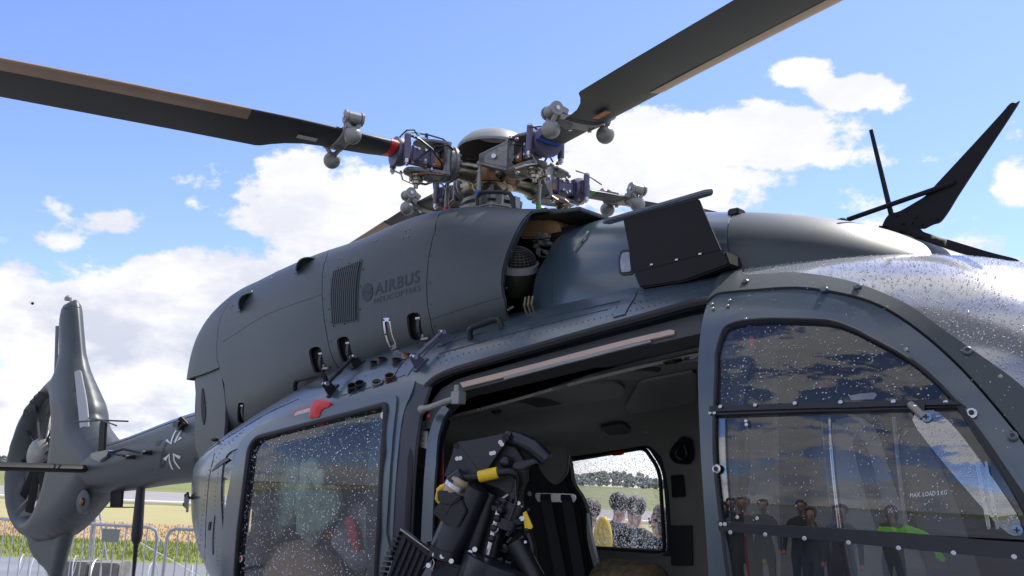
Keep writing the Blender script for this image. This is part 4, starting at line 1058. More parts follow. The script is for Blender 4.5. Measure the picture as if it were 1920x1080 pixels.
# ================================================================== tail boom, fin and shrouded tail rotor
def surf_body(name, S, xs, m, parent, na=40, off=0.0):
    V = []; Fc = []
    for x in xs:
        for k in range(na): V.append(S.p3(x, 2 * PI * k / na - PI, off))
    for i in range(len(xs) - 1):
        for k in range(na):
            k2 = (k + 1) % na; Fc.append((i * na + k, i * na + k2, (i + 1) * na + k2, (i + 1) * na + k))
    Fc.append(tuple(range(na))[::-1]); Fc.append(tuple((len(xs) - 1) * na + k for k in range(na)))
    return finish(name, V, Fc, m, parent, True, 50)
boom = surf_body('tail_boom', BOOM, list(np.linspace(-5.5, -1.75, 34)), PAINTC, heli)
DORS = Surf(interp([-5.5, -4.6, -3.1, -2.2], [.07, .085, .10, .12]), lambda x: BOOM.ZT(x) - .045, lambda x: BOOM.ZT(x) + .035, lambda x: BOOM.ZT(x) - .2, 2.2)
dors = surf_body('drive_shaft_cover', DORS, list(np.linspace(-5.3, -2.2, 24)), PAINT, boom, 28)
mb = MB()
for x in (-5.0, -4.6, -4.2, -3.8, -3.45, -3.1):
    for dx in (-.03, .03):
        mb.sphere(DORS.p3(x + dx, .35, .001), .007, 6, 4)
mb.build('cover_screw', GREY, dors, kind='stuff')
sb = [BOOM.p3(x, math.acos(min(1, float(DORS.W(x)) / float(BOOM.W(x)))) , .001) for x in np.linspace(-5.2, -2.3, 20)]
MB().tube(sb, .006, 5).build('cover_seam', RUBBER, boom)
def ribbon(pts, w):
    P = [np.array(p, float) for p in pts]; L_ = []; R_ = []
    for i, p in enumerate(P):
        d = P[min(i + 1, len(P) - 1)] - P[max(i - 1, 0)]; d /= np.linalg.norm(d); n = np.array([-d[1], d[0]])
        ww = w[i] if isinstance(w, (list, tuple)) else w
        L_.append(tuple(p + n * ww / 2)); R_.append(tuple(p - n * ww / 2))
    return L_ + R_[::-1]
for pts, w in (([(331, 807), (321, 832), (312.5, 825)], [2.2, 3.4, 5.2]), ([(341, 807), (328, 831), (340, 820)], [2.2, 3.4, 5.2]),
               ([(309, 862), (318, 852), (319, 867), (324.5, 880)], [6.5, 4, 2.8, 2.6]), ([(338, 858), (326, 851.5), (327.5, 864), (338, 878.5)], [6, 4, 2.8, 2.6])):
    panel('national_cross_mark', BOOM, BOOM.path(ribbon(pts, w)), WHITE, boom, h=.03, off=.003, thick=.001)
text_on(BOOM, '76', (284, 882), (309, 877), 56, .0, PRINT, boom, name='tail_number', bold=.01, up=(.16, -1))
text_on(BOOM, '15', (350, 871), (377, 865), 56, .0, PRINT, boom, name='tail_number', bold=.01, up=(.16, -1))
# fin and shroud
YN = -.06
def oy(pts, y): return [(at_y(p[0], p[1], y).x, at_y(p[0], p[1], y).z) for p in pts]
right = [(147, 564), (150, 582), (155, 640), (160, 684), (172, 724), (182, 760), (187, 790)]
left = [(100, 1013), (70, 1018), (47, 1008), (31, 982), (23, 940), (24, 890), (30, 850), (40, 810), (55, 770), (75, 735), (100, 706), (107, 690), (108, 615), (113, 580), (119, 566), (127, 562)]
low = [(196, 912), (187, 924), (170, 947), (150, 972), (126, 998)]
ol = oy(right, .02) + [(-4.45, 1.86), (-4.45, 1.55)] + oy(low, -.05) + oy(left, YN)
ol = cr([(p[0], p[1]) for p in ol], 3, True)
hl_, hr_ = at_y(38, 862, -.09), at_y(99, 857, -.09); ht_, hb_ = at_y(74, 742, -.09), at_y(58, 968, -.09)
FC = ((hl_.x + hr_.x) / 2, (ht_.z + hb_.z) / 2); RZ = (ht_.z - hb_.z) / 2; RX = (hr_.x - hl_.x) / 2
print('FEN', FC, RX, RZ)
hole = [(FC[0] + RX * math.cos(t), FC[1] + RZ * math.sin(t)) for t in [2 * PI * i / 48 for i in range(48)]]
def tf(x, z):
    up_ = np.clip((z - 2.30) / .5, 0, 1); return 1 - .48 * up_
shroud = inflate('fin_and_shroud', ol, [hole], 0.0, .20, .24, PAINTC, heli, h=.045, tfun=tf, tmin=.02)
for tst in [(125, 562), (147, 566), (100, 707), (187, 790)]: pass
# inside wall of the duct
V = []; Fc = []; n = 48
prof = [(-.03, 1.003), (-.02, .999), (.0, .998), (.02, .999), (.03, 1.003)]
for y, s in prof:
    for x, z in hole: V.append((FC[0] + (x - FC[0]) * s, y, FC[1] + (z - FC[1]) * s))
for i in range(len(prof) - 1):
    for k in range(n):
        k2 = (k + 1) % n; Fc.append((i * n + k, i * n + k2, (i + 1) * n + k2, (i + 1) * n + k))
finish('duct_wall', V, Fc, PAINTC, shroud)
fc = Vector((FC[0], 0, FC[1]))
MB().lathe(fc + Vector((0, -.16, 0)), (0, 1, 0), [(0, .02), (.01, .09), (.03, .13), (.07, .155), (.12, .16), (.12, .10)], 28).build('tail_rotor_hub', GREY, shroud)
MB().lathe(fc + Vector((0, .02, 0)), (0, 1, 0), [(0, .17), (.20, .15), (.24, .08)], 28).build('gearbox_housing', PAINT, shroud)
for k in range(10):
    an = 2 * PI * (k + [.0, .12, -.1, .08, -.05][k % 5]) / 10 + .2; d = Vector((math.cos(an), 0, math.sin(an))); g = Vector((0, 1, 0)).cross(d); ch = (g * .8 + Vector((0, -.6, 0))).normalized(); nn = d.cross(ch)
    P = []
    for rr, c in ((.15, .04), (RZ * .97, .045)):
        for s, t in ((-1, 0), (0, .008), (1, 0), (0, -.008)): P.append(fc + Vector((0, -.05, 0)) + d * rr + ch * c * s + nn * t)
    MB().add(P, [(0, 1, 5, 4), (1, 2, 6, 5), (2, 3, 7, 6), (3, 0, 4, 7), (0, 3, 2, 1), (4, 5, 6, 7)]).build('tail_rotor_blade', PAINTD, shroud)
for k in range(11):
    an = 2 * PI * k / 11; d = Vector((math.cos(an), 0, math.sin(an))); g = Vector((0, 1, 0)).cross(d); P = []
    for rr in (.14, RZ * .99):
        for s, t in ((-1, 0), (0, 1), (1, 0), (0, -1)): P.append(fc + Vector((0, .1 + .035 * s, 0)) + d * rr + g * t * .007)
    MB().add(P, [(0, 1, 5, 4), (1, 2, 6, 5), (2, 3, 7, 6), (3, 0, 4, 7), (0, 3, 2, 1), (4, 5, 6, 7)]).build('stator_vane', GREY, shroud)
mb = MB()
for k in range(8):
    an = 2 * PI * k / 8; mb.sphere(fc + Vector((.11 * math.cos(an), -.13, .11 * math.sin(an))), .012, 6, 4)
mb.build('hub_bolt', SILVER, shroud)
# fin details
yq = -.075
MB().prism([at_y(*q, .0) for q in ((104, 611), (108, 611), (106, 688), (101, 706))], (0, .012, 0)).build('trim_strip', BLACK, shroud)
MB().tube([at_y(119, 578, -.09), at_y(126, 575, -.10), at_y(137, 574, -.10), at_y(149, 577, -.09)], .004, 5).build('fin_cap_seam', RUBBER, shroud)
tp = at_y(128, 560, 0.0); MB().lathe(tp, (0, 0, 1), [(-.02, .035), (.01, .035), (.03, .02), (.035, .004)], 14).build('position_light', SEATG, shroud)
MB().tube([at_y(*q, -.112) for q in ((137, 690), (141, 725), (145, 765), (148, 800), (150, 822))], .006, 5).build('fin_panel_seam', RUBBER, shroud)
slab('leading_edge_panel', cr([(139, 697, 1), (150, 694), (155, 715), (161, 745), (165, 780), (166, 816, 1), (151, 821, 1), (147, 780), (142, 730)], 3, True), at_y(152, 760, -.128), (.55, -.78, .28), .02, mat('sky_sheen_grey', (.42, .43, .44), .4), shroud, bevel=.004)  # pale grey puts the bright sky sheen on the leading edge into colour
lead = [(139, 694), (152, 694), (158, 740), (163, 790), (165, 818), (150, 822), (146, 780), (142, 730)]
# horizontal stabiliser
r0_ = at_y(160, 879, -.17)
prof = [(.17, 0), (.15, .022), (.08, .036), (-.02, .034), (-.13, .015), (-.17, .002), (-.13, -.012), (-.02, -.03), (.08, -.034), (.15, -.02)]
V = []; Fc = []; stations = [(-.15, .8, .9), (-.3, .9, 1.0), (-1.2, 1.0, 1.0), (-1.55, .95, .95), (-1.62, .6, .4)]; n = len(prof)
for yy, s1, s2 in stations:
    for a, b in prof: V.append((r0_.x + a * s1, yy, r0_.z + b * s2 + (yy + .17) * .01))
for i in range(len(stations) - 1):
    for k in range(n): Fc.append((i * n + k, i * n + (k + 1) % n, (i + 1) * n + (k + 1) % n, (i + 1) * n + k))
Fc += [tuple(range(n)), tuple((len(stations) - 1) * n + k for k in range(n))[::-1]]
stab = finish('horizontal_stabiliser', V, Fc, PAINTD, heli, True, 40)
stab2 = finish('horizontal_stabiliser', [(v[0], -v[1], v[2]) for v in V], Fc, PAINTD, heli, True, 40)
MB().sphere(r0_ + Vector((.05, .05, 0)), .06, sq=(1.7, 1, 1)).build('root_fitting', BLACK, stab)
# antennas and steps on the boom
mb = MB(); pb_ = [at_y(*q, -.21) for q in ((183, 850), (186, 796), (188, 789), (198, 789), (197, 800), (194, 850))]
mb.prism(pb_, (0, .02, 0)); ant = mb.build('boom_antenna', PAINTD, heli, bevel=.004)
MB().prism([at_y(*q, -.24) for q in ((168, 850), (200, 843), (204, 846), (200, 856), (185, 866), (170, 860))], (0, .10, 0)).build('antenna_foot', PAINT, ant, bevel=.008)
c0 = at_y(192, 788, -.21)
MB().tube([at_y(141, 791, -.24), c0, at_y(240, 790, -.18)], .007, 6).build('antenna_arm', BLACK, ant)
MB().tube([at_y(160, 783, -.05), c0, at_y(218, 798, -.40)], .007, 6).build('antenna_arm', BLACK, ant)
st = MB(); S_ = lambda q, o: BOOM.px3(q[0], q[1], off=o)
st.tube([S_((283, 851), .0), S_((281, 849), .06), S_((248, 846), .07), S_((222, 854), .07), S_((250, 855), .07), S_((253, 858), .0)], .010, 8); st.build('boom_step', PAINTD, boom)
MB().cyl(S_((283, 849), .0), S_((283, 849), .07), .02).cyl(S_((252, 857), .0), S_((252, 857), .07), .018).build('step_foot', BLACK, boom)
MB().box(S_((342, 801), .03), (.09, .06, .04)).cyl(S_((350, 797), .0), S_((350, 795), .07), .02).tube([S_((336, 806), .01), S_((346, 808), .04), S_((354, 799), .04)], .012, 6).build('boom_bracket', BLACK, boom, bevel=.004)
lowa = MB().prism([at_y(*q, -.02) for q in ((208, 912), (229, 912), (226, 950), (206, 950))], (0, .02, 0)).prism([at_y(*q, -.07) for q in ((195, 950), (232, 950), (230, 952), (198, 952))], (0, .12, 0)).build('belly_antenna', PAINTD, heli)
pm = MB().lathe(at_y(265, 905, 0), at_y(250, 1082, 0) - at_y(265, 905, 0), [(0, .055), (.05, .055), (.06, .035), (.56, .045), (.62, .038), (.66, .02), (1.0, .012), (1.3, .012)], 12).build('rod_antenna', BLACK, heli)
y_ = -.17
po = [(150 + 17 * math.cos(t) * 1.0, 940 + 17 * math.sin(t) - 5 * math.cos(t)) for t in [2 * PI * i / 20 for i in range(20)]]
# light recess on the shroud
lp = at_y(155, 941, -.155)
MB().lathe(lp + Vector((0, .03, 0)), (.15, -1, 0), [(0, .10), (.03, .10), (.034, .09)], 24).build('light_plate', PAINTC, shroud)
MB().sphere(lp + Vector((.01, -.01, .0)), .028, sq=(1, .6, 1.3)).build('tail_light', BRONZE, shroud)
# ventral fin
vf = cr([(47, 1000), (50, 1035), (62, 1056), (78, 1072), (90, 1092), (98, 1092, 1), (108, 1045), (120, 1000), (128, 978, 1), (90, 985)], 3, True)
inflate('ventral_fin', oy(vf, -.06), [], -.0, .06, .10, PAINTC, shroud, h=.04, tmin=.008)
# landing skids (below the frame)
for s in (-1, 1):
    MB().tube([(-1.7, s * 1.15, .05), (1.9, s * 1.15, .05), (2.25, s * 1.15, .09), (2.45, s * 1.15, .22)], .05, 10).build('skid_tube', PAINTD, heli)
for x in (-1.0, 1.2):
    MB().tube([(x, -1.15, .05), (x, -.95, .30), (x, -.55, .47), (x, .55, .47), (x, .95, .30), (x, 1.15, .05)], .045, 10).build('cross_tube', PAINTD, heli)

# ================================================================== main rotor
H0 = Vector((.018, .0017, 3.4252)); AZB = RAD(253.80)
def arm_obj(mb, name, m, parent, bevel=0.0, label=None, angle=35, kind=None):
    o = mb.build(name, m, None, bevel=bevel, label=label, angle=angle, kind=kind); o.parent = parent; return o
def loft(sections, closed=True):
    n = len(sections[0]); V = [p for s in sections for p in s]; Fc = []
    for i in range(len(sections) - 1):
        for k in range(n): Fc.append((i * n + k, i * n + (k + 1) % n, (i + 1) * n + (k + 1) % n, (i + 1) * n + k))
    Fc += [tuple(range(n))[::-1], tuple((len(sections) - 1) * n + k for k in range(n))]
    return V, Fc
def airfoil(c1, c0, t, k=12):
    """leading edge at c1, trailing edge at c0, thickness t: closed ring of (c, z)"""
    out = []
    for i in range(k):
        s = i / k; x = (1 - math.cos(PI * s)) / 2; out.append((c1 + (c0 - c1) * x, t * (1.48 * math.sqrt(max(x, 0)) - .63 * x - 1.76 * x * x + 1.42 * x ** 3 - .51 * x ** 4) * 1.0 + .0006))
    for i in range(k):
        s = 1 - i / k; x = (1 - math.cos(PI * s)) / 2; out.append((c1 + (c0 - c1) * x, -.72 * t * (1.48 * math.sqrt(max(x, 0)) - .63 * x - 1.76 * x * x + 1.42 * x ** 3 - .51 * x ** 4) - .0006))
    return out
BS = [(.57, .075, -.075, .075), (.62, .082, -.082, .07), (.70, .092, -.098, .056), (.80, .098, -.108, .046), (.95, .103, -.115, .040), (1.04, .106, -.13, .038), (1.12, .108, -.165, .037), (1.18, .108, -.205, .037),
      (1.225, .108, -.243, .037), (1.25, .108, -.252, .037), (1.6, .105, -.253, .036), (2.5, .105, -.252, .034), (3.6, .105, -.250, .032), (4.7, .105, -.245, .030), (5.2, .09, -.22, .026), (5.5, .02, -.17, .014)]
def bpitch(r): return RAD(8.0 - .9 * max(0, r - 1))
def bz(r): return -.012 - .0075 * max(0, r - .6) ** 2
def bsec(r, c1, c0, t, fat=0.0):
    p = bpitch(r); out = []
    for c, z in airfoil(c1 + fat, c0 - fat, t + fat * 2): out.append(Vector((r, c * math.cos(p) - z * math.sin(p), bz(r) + c * math.sin(p) + z * math.cos(p))))
    return out
bi = lambda r, j: float(np.interp(r, [b[0] for b in BS], [b[j] for b in BS]))
def bstation(r, fat=0.0): return bsec(r, bi(r, 1), bi(r, 2), bi(r, 3), fat)
def BP(r, c, z):  # a point in blade-pitched coordinates
    p = bpitch(r); return Vector((r, c * math.cos(p) - z * math.sin(p), bz(r) + c * math.sin(p) + z * math.cos(p)))
bands = [('red', RED), ('blue', BLUE), ('green', GREEN), ('yellow', YELLOW)]
protob = {}
for k in range(4):
    V, Fc = loft([bsec(*b) for b in BS])
    blade = finish('rotor_blade', V, Fc, BLADE, None, True, 30) if k == 0 else link(protob['b'].copy())
    if k == 0: protob['b'] = blade
    blade.parent = heli; blade.location = H0; blade.rotation_euler = (0, 0, AZB + k * HP)
    V, Fc = loft([bstation(.60, .0015), bstation(.635, .0015)]); o = finish('colour_band', V, Fc, bands[k][1], None); o.parent = blade; o['label'] = bands[k][0] + ' band round the blade root'
    if k == 0:
        subs = []
        # erosion strip on the leading edge
        V = []; rs = np.linspace(1.36, 5.1, 30); nn = 10
        for r in rs:
            c1 = bi(r, 1); ring = []
            af = airfoil(c1 + .004, bi(r, 2), bi(r, 3) + .007, 16); p = bpitch(r)
            ring = af[32 - 5:] + af[:6]
            for c, z in ring: V.append(Vector((r, c * math.cos(p) - z * math.sin(p), bz(r) + c * math.sin(p) + z * math.cos(p))))
        q = len(ring)
        Fc = [(i * q + j, i * q + j + 1, (i + 1) * q + j + 1, (i + 1) * q + j) for i in range(len(rs) - 1) for j in range(q - 1)]
        subs.append(finish('erosion_strip', V, Fc, STRIP, None, True, 60))
        # clamp sleeve
        V, Fc = loft([bstation(.835, .004), bstation(.84, .010), bstation(.90, .010), bstation(.905, .004)]); subs.append(finish('weight_clamp', V, Fc, GREY, None, True, 30))
        V, Fc = loft([bstation(.925, .003), bstation(.935, .003)]); subs.append(finish('clamp_strap', V, Fc, BLADE, None, True, 30))
        for s in (1, -1):
            kc = BP(.868, .150 * s, .048)
            mb = MB(); mb.prism([BP(.842, .085 * s, .022), BP(.842, .155 * s, .060), BP(.842, .125 * s, .078), BP(.842, .07 * s, .055)], (.055, 0, 0))
            mb.prism([BP(.842, .06 * s, -.03), BP(.842, .13 * s, .0), BP(.842, .13 * s, .03), BP(.842, .06 * s, .03)], (.055, 0, 0))
            mb.cyl(kc + Vector((-.035, 0, 0)), kc + Vector((.035, 0, 0)), .030, n=16); subs.append(mb.build('pendulum_bracket', GREY, None, bevel=.004))
            mb = MB(); mb.cyl(kc + Vector((-.048, 0, 0)), kc + Vector((-.036, 0, 0)), .034, n=18); mb.cyl(kc + Vector((.036, 0, 0)), kc + Vector((.048, 0, 0)), .034, n=18)
            bc_ = kc + Vector((0, .004 * s, -.092))
            mb.tube([kc + Vector((-.042, 0, 0)), kc + Vector((-.034, 0, -.03)), bc_ + Vector((-.012, 0, .036))], .012, 8); mb.tube([kc + Vector((.042, 0, 0)), kc + Vector((.034, 0, -.03)), bc_ + Vector((.012, 0, .036))], .012, 8)
            subs.append(mb.build('pendulum_fork', GREY, None))
            subs.append(MB().sphere(bc_, .0445, 22, 14).build('damper_weight', GREY, None))
            subs.append(MB().cyl(kc + Vector((-.054, 0, 0)), kc + Vector((.054, 0, 0)), .011, n=10).build('pendulum_bolt', SILVER, None))
        mb = MB()
        for c in (.05, -.06): mb.cyl(BP(.87, c, -.028), BP(.87, c, -.04), .010, n=8)
        subs.append(mb.build('clamp_bolt', SILVER, None))
        for s_ in subs: s_.parent = blade; s_.location = (0, 0, 0)
        protob['s'] = subs
    else:
        for s_ in protob['s']:
            c = link(s_.copy()); c.parent = blade
    # maker's label near the root
    lab = {0: LABEL, 1: ORANGE}.get(k, LABEL)
    r0, r1 = (1.00, 1.10) if k != 1 else (1.02, 1.12)
    def under(r, c): return BP(r, c, -.036 * bi(r, 3) / .036 * .62 - .0015)
    P = [under(r0, -.035), under(r1, -.035), under(r1, .0), under(r0, .0)]
    o = MB().prism(P, (0, 0, -.0015)).build('blade_label', lab, None); o.parent = blade

hubm = MB(); hubm.lathe((0, 0, -.34), (0, 0, 1), [(0, .11), (.06, .11), (.07, .085), (.2, .08), (.22, .11), (.27, .13), (.36, .13), (.40, .10), (.44, .06)], 28)
hub = hubm.build('rotor_mast', TITAN, None); hub.parent = heli; hub.location = H0
capm = MB(); prof = [(.225, .0), (.222, .05), (.205, .12), (.17, .165), (.11, .195), (.05, .205), (.0, .208)]
cap_s = [(.115, .205), (.122, .207), (.15, .19), (.185, .155), (.205, .11), (.217, .055), (.220, .003)]
capm.lathe((0, 0, 0), (0, 0, 1), cap_s, 40, False); capm.lathe((0, 0, 0), (0, 0, 1), [(t - .006, max(r - .003, .002)) for t, r in cap_s], 40, False)
cp = capm.build('hub_cap', mat('cap_paint', (.30, .30, .29), .42, var=.06), hub); cp.location = (0, 0, 0)
V, Fc = [], []
o = MB().lathe((0, 0, 0), (0, 0, 1), [(.108, .2), (.112, .2), (.205, .10), (.21, .03)], 32, False).build('cap_liner', DARK, hub); o.location = (0, 0, 0)
# swash plate and scissors under the hub
mb = MB(); mb.lathe((0, 0, 0), (0, 0, 1), [(-.27, .12), (-.265, .17), (-.235, .175), (-.23, .13), (-.215, .13), (-.21, .165), (-.19, .165), (-.185, .12)], 32)
sw = mb.build('swash_plate', GREY, hub); sw.location = (0, 0, 0)
random.seed(5); mb = MB()
for i in range(14):
    an = 2 * PI * i / 14 + random.uniform(-.1, .1); rr = random.uniform(.12, .19); p = Vector((rr * math.cos(an), rr * math.sin(an), random.uniform(-.31, -.2)))
    o = MB().box(p, (random.uniform(.02, .05), random.uniform(.02, .05), random.uniform(.02, .07))).build('swash_bracket', GREY, hub, bevel=.003); o.location = (0, 0, 0)
mb = MB()
for an in (RAD(300), RAD(120)):
    d = Vector((math.cos(an), math.sin(an), 0)); g = Vector((-d.y, d.x, 0))
    for s in (-1, 1): mb.prism([d * .12 + g * .03 * s + Vector((0, 0, -.12)), d * .22 + g * .025 * s + Vector((0, 0, -.19)), d * .21 + g * .025 * s + Vector((0, 0, -.22)), d * .12 + g * .03 * s + Vector((0, 0, -.16))], g * .012)
    mb.prism([d * .22 - g * .03 + Vector((0, 0, -.19)), d * .15 - g * .035 + Vector((0, 0, -.28)), d * .15 + g * .035 + Vector((0, 0, -.28)), d * .22 + g * .03 + Vector((0, 0, -.19))], d * .015)
o = mb.build('scissor_link', GREY, hub, bevel=.003); o.location = (0, 0, 0)

def frame_prism(poly, hole, vec, mb):
    """a plate with a window: joined from quads between outline and hole (same count)"""
    n = len(poly); vec = Vector(vec); A = [Vector(p) for p in poly]; B_ = [Vector(p) for p in hole]
    V = A + B_ + [p + vec for p in A] + [p + vec for p in B_]; Fc = []
    for i in range(n):
        j = (i + 1) % n
        Fc += [(i, j, n + j, n + i), (2 * n + i, 3 * n + i, 3 * n + j, 2 * n + j), (i, 2 * n + i, 2 * n + j, j), (n + i, n + j, 3 * n + j, 3 * n + i)]
    mb.add(V, Fc)
pa = {}
for k in range(4):
    if k == 0:
        mb = MB(); mb.lathe((.05, 0, -.03), (1, 0, 0), [(0, .078), (.06, .076), (.10, .066), (.14, .068), (.17, .072), (.19, .085), (.20, .085)], 24)
        arm = mb.build('rotor_arm', TITAN, None); subs = []
        mb = MB(); mb.lathe((.245, 0, -.025), (1, 0, 0), [(0, .088), (.008, .100), (.022, .100), (.028, .092), (.036, .092), (.042, .104), (.055, .104), (.06, .09)], 32)
        for i in range(14):
            an = 2 * PI * i / 14; p = Vector((.243, .083 * math.cos(an), -.025 + .083 * math.sin(an))); mb.cyl(p - Vector((.008, 0, 0)), p + Vector((.01, 0, 0)), .007, n=6)
        subs.append(mb.build('arm_flange', HUBG, None))
        # fork: upright window frame and two swept plates
        mb = MB()
        frame_prism([(.305, -.09, -.115), (.305, .09, -.115), (.305, .09, .07), (.305, -.09, .07)], [(.305, -.055, -.085), (.305, .055, -.085), (.305, .055, .045), (.305, -.055, .045)], (.022, 0, 0), mb)
        for z, t, e_ in ((.055, .016, .045), (-.116, .022, 0)):
            pl = cr([(.30, -.09, 1), (.30, .09, 1), (.38, .080), (.47 - e_, .062), (.515 - e_, .038), (.525 - e_, .0), (.515 - e_, -.038), (.47 - e_, -.062), (.38, -.080)], 3, True)
            mb.prism([(x, y, z) for x, y in pl], (0, 0, t))
        subs.append(mb.build('arm_fork', HUBG, None, bevel=.004))
        for c in (.075, -.075):
            mb = MB(); mb.prism([(.30, c - .008, -.115), (.345, c - .008, -.115), (.325, c - .008, -.02), (.345, c - .008, .07), (.30, c - .008, .07)], (0, .016, 0)); subs.append(mb.build('fork_web', HUBG, None, bevel=.003))
        mb = MB().box((.45, 0, -.02), (.20, .075, .080))
        mb.box((.50, 0, -.02), (.014, .095, .10)).box((.40, 0, -.02), (.014, .095, .10)); subs.append(mb.build('damper_block', PURPLE, None, bevel=.007))
        for c in (.048, -.048):
            for q in ((.43, -.045), (.47, .01), (.43, .01), (.47, -.045)): subs.append(MB().cyl((q[0], c - .004, q[1]), (q[0], c + .004, q[1]), .0075, n=8).build('damper_bolt', SILVER, None))
        subs.append(MB().box((.35, 0, -.04), (.06, .09, .05)).build('damper_pad', mat('orange_rubber', (.42, .17, .05), .5, var=.2), None, bevel=.006))
        subs.append(MB().lathe((.545, 0, -.014), (1, 0, 0), [(-.03, .060), (.0, .075), (.03, .080), (.045, .078)], 20).build('blade_collar', PURPLE, None))
        for c in (.092, -.092):
            mb = MB(); mb.cyl((.555, c, -.075), (.555, c, .055), .0175, n=14); mb.box((.545, c * .7, -.01), (.03, .04, .07)); subs.append(mb.build('blade_bolt', PURPLE, None))
            subs.append(MB().lathe((.555, c, -.108), (0, 0, 1), [(0, .007), (.01, .007), (.01, .014), (.032, .014)], 10).build('blade_nut', SILVER, None)); subs.append(MB().cyl((.555, c, .056), (.555, c, .066), .016, n=10).build('blade_nut', SILVER, None))
        mb = MB(); mb.lathe((.455, 0, -.122), (0, 0, -1), [(0, .042), (.008, .042), (.010, .032), (.024, .036), (.032, .036), (.034, .024), (.048, .022), (.052, .012), (.07, .012)], 20); subs.append(mb.build('fork_bolt', TITAN, None))
        subs.append(MB().lathe((.36, -.05, -.116), (0, 0, -1), [(0, .018), (.006, .018), (.01, .010), (.016, .010)], 12).build('fork_nut', SILVER, None)); subs.append(MB().lathe((.43, 0, .071), (0, 0, 1), [(0, .030), (.015, .030), (.02, .02)], 16).build('fork_nut', SILVER, None))
        # pitch horn, a tapering webbed bracket on the trailing side, and its rod
        mb = MB()
        e = Vector((.215, -.185, 0)) - Vector((.325, -.07, 0)); n_ = Vector((e.y, -e.x, 0)).normalized()
        A0 = Vector((.345, -.065, 0)); T0 = Vector((.205, -.195, 0))
        Z = lambda p, z: Vector((p.x, p.y, z))
        frame_prism([Z(A0, -.12), Z(A0, .072), Z(T0, -.008), Z(T0, -.062)], [Z(A0.lerp(T0, .12), -.09), Z(A0.lerp(T0, .12), .045), Z(A0.lerp(T0, .82), -.015), Z(A0.lerp(T0, .82), -.052)], n_ * .045, mb)
        mb.prism([Z(A0, -.11), Z(A0, .06), Z(T0, -.012), Z(T0, -.058)], n_ * .004)
        subs.append(mb.build('pitch_horn', HUBG, None, bevel=.004))
        hb = A0.lerp(T0, .55) - n_ * .004; subs.append(MB().cyl(Z(hb, -.03), Z(hb, -.03) - n_ * .012, .013, n=10).build('horn_bolt', SILVER, None)); subs.append(MB().cyl(Z(hb, -.03) + n_ * .05, Z(hb, -.03) + n_ * .062, .013, n=10).build('horn_bolt', SILVER, None))
        pc = T0 + n_ * .02
        mb = MB(); mb.cyl(Z(pc, -.30), Z(pc, -.10), .0125, n=12); mb.cyl(Z(pc, -.12), Z(pc, -.06), .008, n=10); mb.cyl(Z(pc, -.105), Z(pc, -.095), .017, n=6); mb.sphere(Z(pc, -.055), .017); mb.sphere(Z(pc, -.315), .02)
        subs.append(mb.build('pitch_link', GREY, None))
        mb = MB(); mb.tube([(.30, .03, .085), (.33, .03, .10), (.40, .02, .108), (.47, .03, .10), (.50, .07, .085), (.555, .092, .066)], .005, 6); mb.tube([(.30, .03, .085), (.27, .02, .07), (.25, .0, .06)], .005, 6); mb.cyl((.42, .02, .07), (.42, .02, .112), .010, n=8)
        mb.tube([(.50, -.06, .08), (.54, -.10, .06), (.60, -.11, .03), (.66, -.09, .02)], .004, 6)
        subs.append(mb.build('bonding_cable', BLACK, None))
        mb = MB(); mb.tube([(.33, .06, -.10), (.36, .10, -.06), (.42, .105, .0), (.49, .10, .04), (.54, .10, .05)], .006, 6); mb.tube([(.28, .08, .03), (.33, .11, .04), (.40, .10, .02), (.46, .08, -.03), (.50, .08, -.08)], .005, 6); mb.tube([(.50, .09, .065), (.53, .11, .08), (.57, .11, .07), (.60, .09, .03)], .004, 6)
        subs.append(mb.build('hub_hose', BLACK, None))
        rr_ = random.Random(31)
        for i in range(16):
            c_ = rr_.choice((-1, 1)); p_ = Vector((rr_.uniform(.31, .53), c_ * rr_.uniform(.055, .095), rr_.choice((-.105, -.07, .03, .06)) + rr_.uniform(-.01, .01)))
            subs.append(MB().lathe(p_, (0, 0, 1) if i % 2 else (0, c_, 0), [(0, .010), (.008, .010), (.009, .006), (.016, .006)], 7).build('hub_fitting', rr_.choice((SILVER, HUBG, BRONZE, BLACK)), None))
        for c_ in (.085, -.085): subs.append(MB().tube([(.33, c_, -.112), (.36, c_ * 1.1, -.128), (.42, c_ * 1.05, -.13), (.47, c_ * .6, -.13)], .007, 6).build('safety_bracket', BRONZE, None))
        mb = MB(); mb.tube([(.40, -.09, -.11), (.44, -.10, -.135), (.50, -.08, -.13), (.53, -.03, -.12), (.56, -.08, -.09)], .005, 6); subs.append(mb.build('bonding_strap', SILVER, None))
        pa['a'] = arm; pa['s'] = subs
        arm.parent = heli
        for s_ in subs: s_.parent = arm
    else:
        arm = link(pa['a'].copy()); arm.parent = heli
        for s_ in pa['s']: c = link(s_.copy()); c.parent = arm
    arm.location = H0; arm.rotation_euler = (0, 0, AZB + k * HP)
    mb = MB(); mb.cyl(Z(pc, -.232), Z(pc, -.205), .0145, n=12); o = mb.build('link_band', bands[k][1], None); o.parent = arm; o['label'] = bands[k][0] + ' band on the pitch link'
# bronze crown joining the arms
o = MB().lathe((0, 0, 0), (0, 0, 1), [(-.11, .08), (-.10, .13), (-.06, .15), (0, .15), (.03, .12), (.05, .06)], 24).build('hub_crown', BRONZE, hub); o.location = (0, 0, 0)

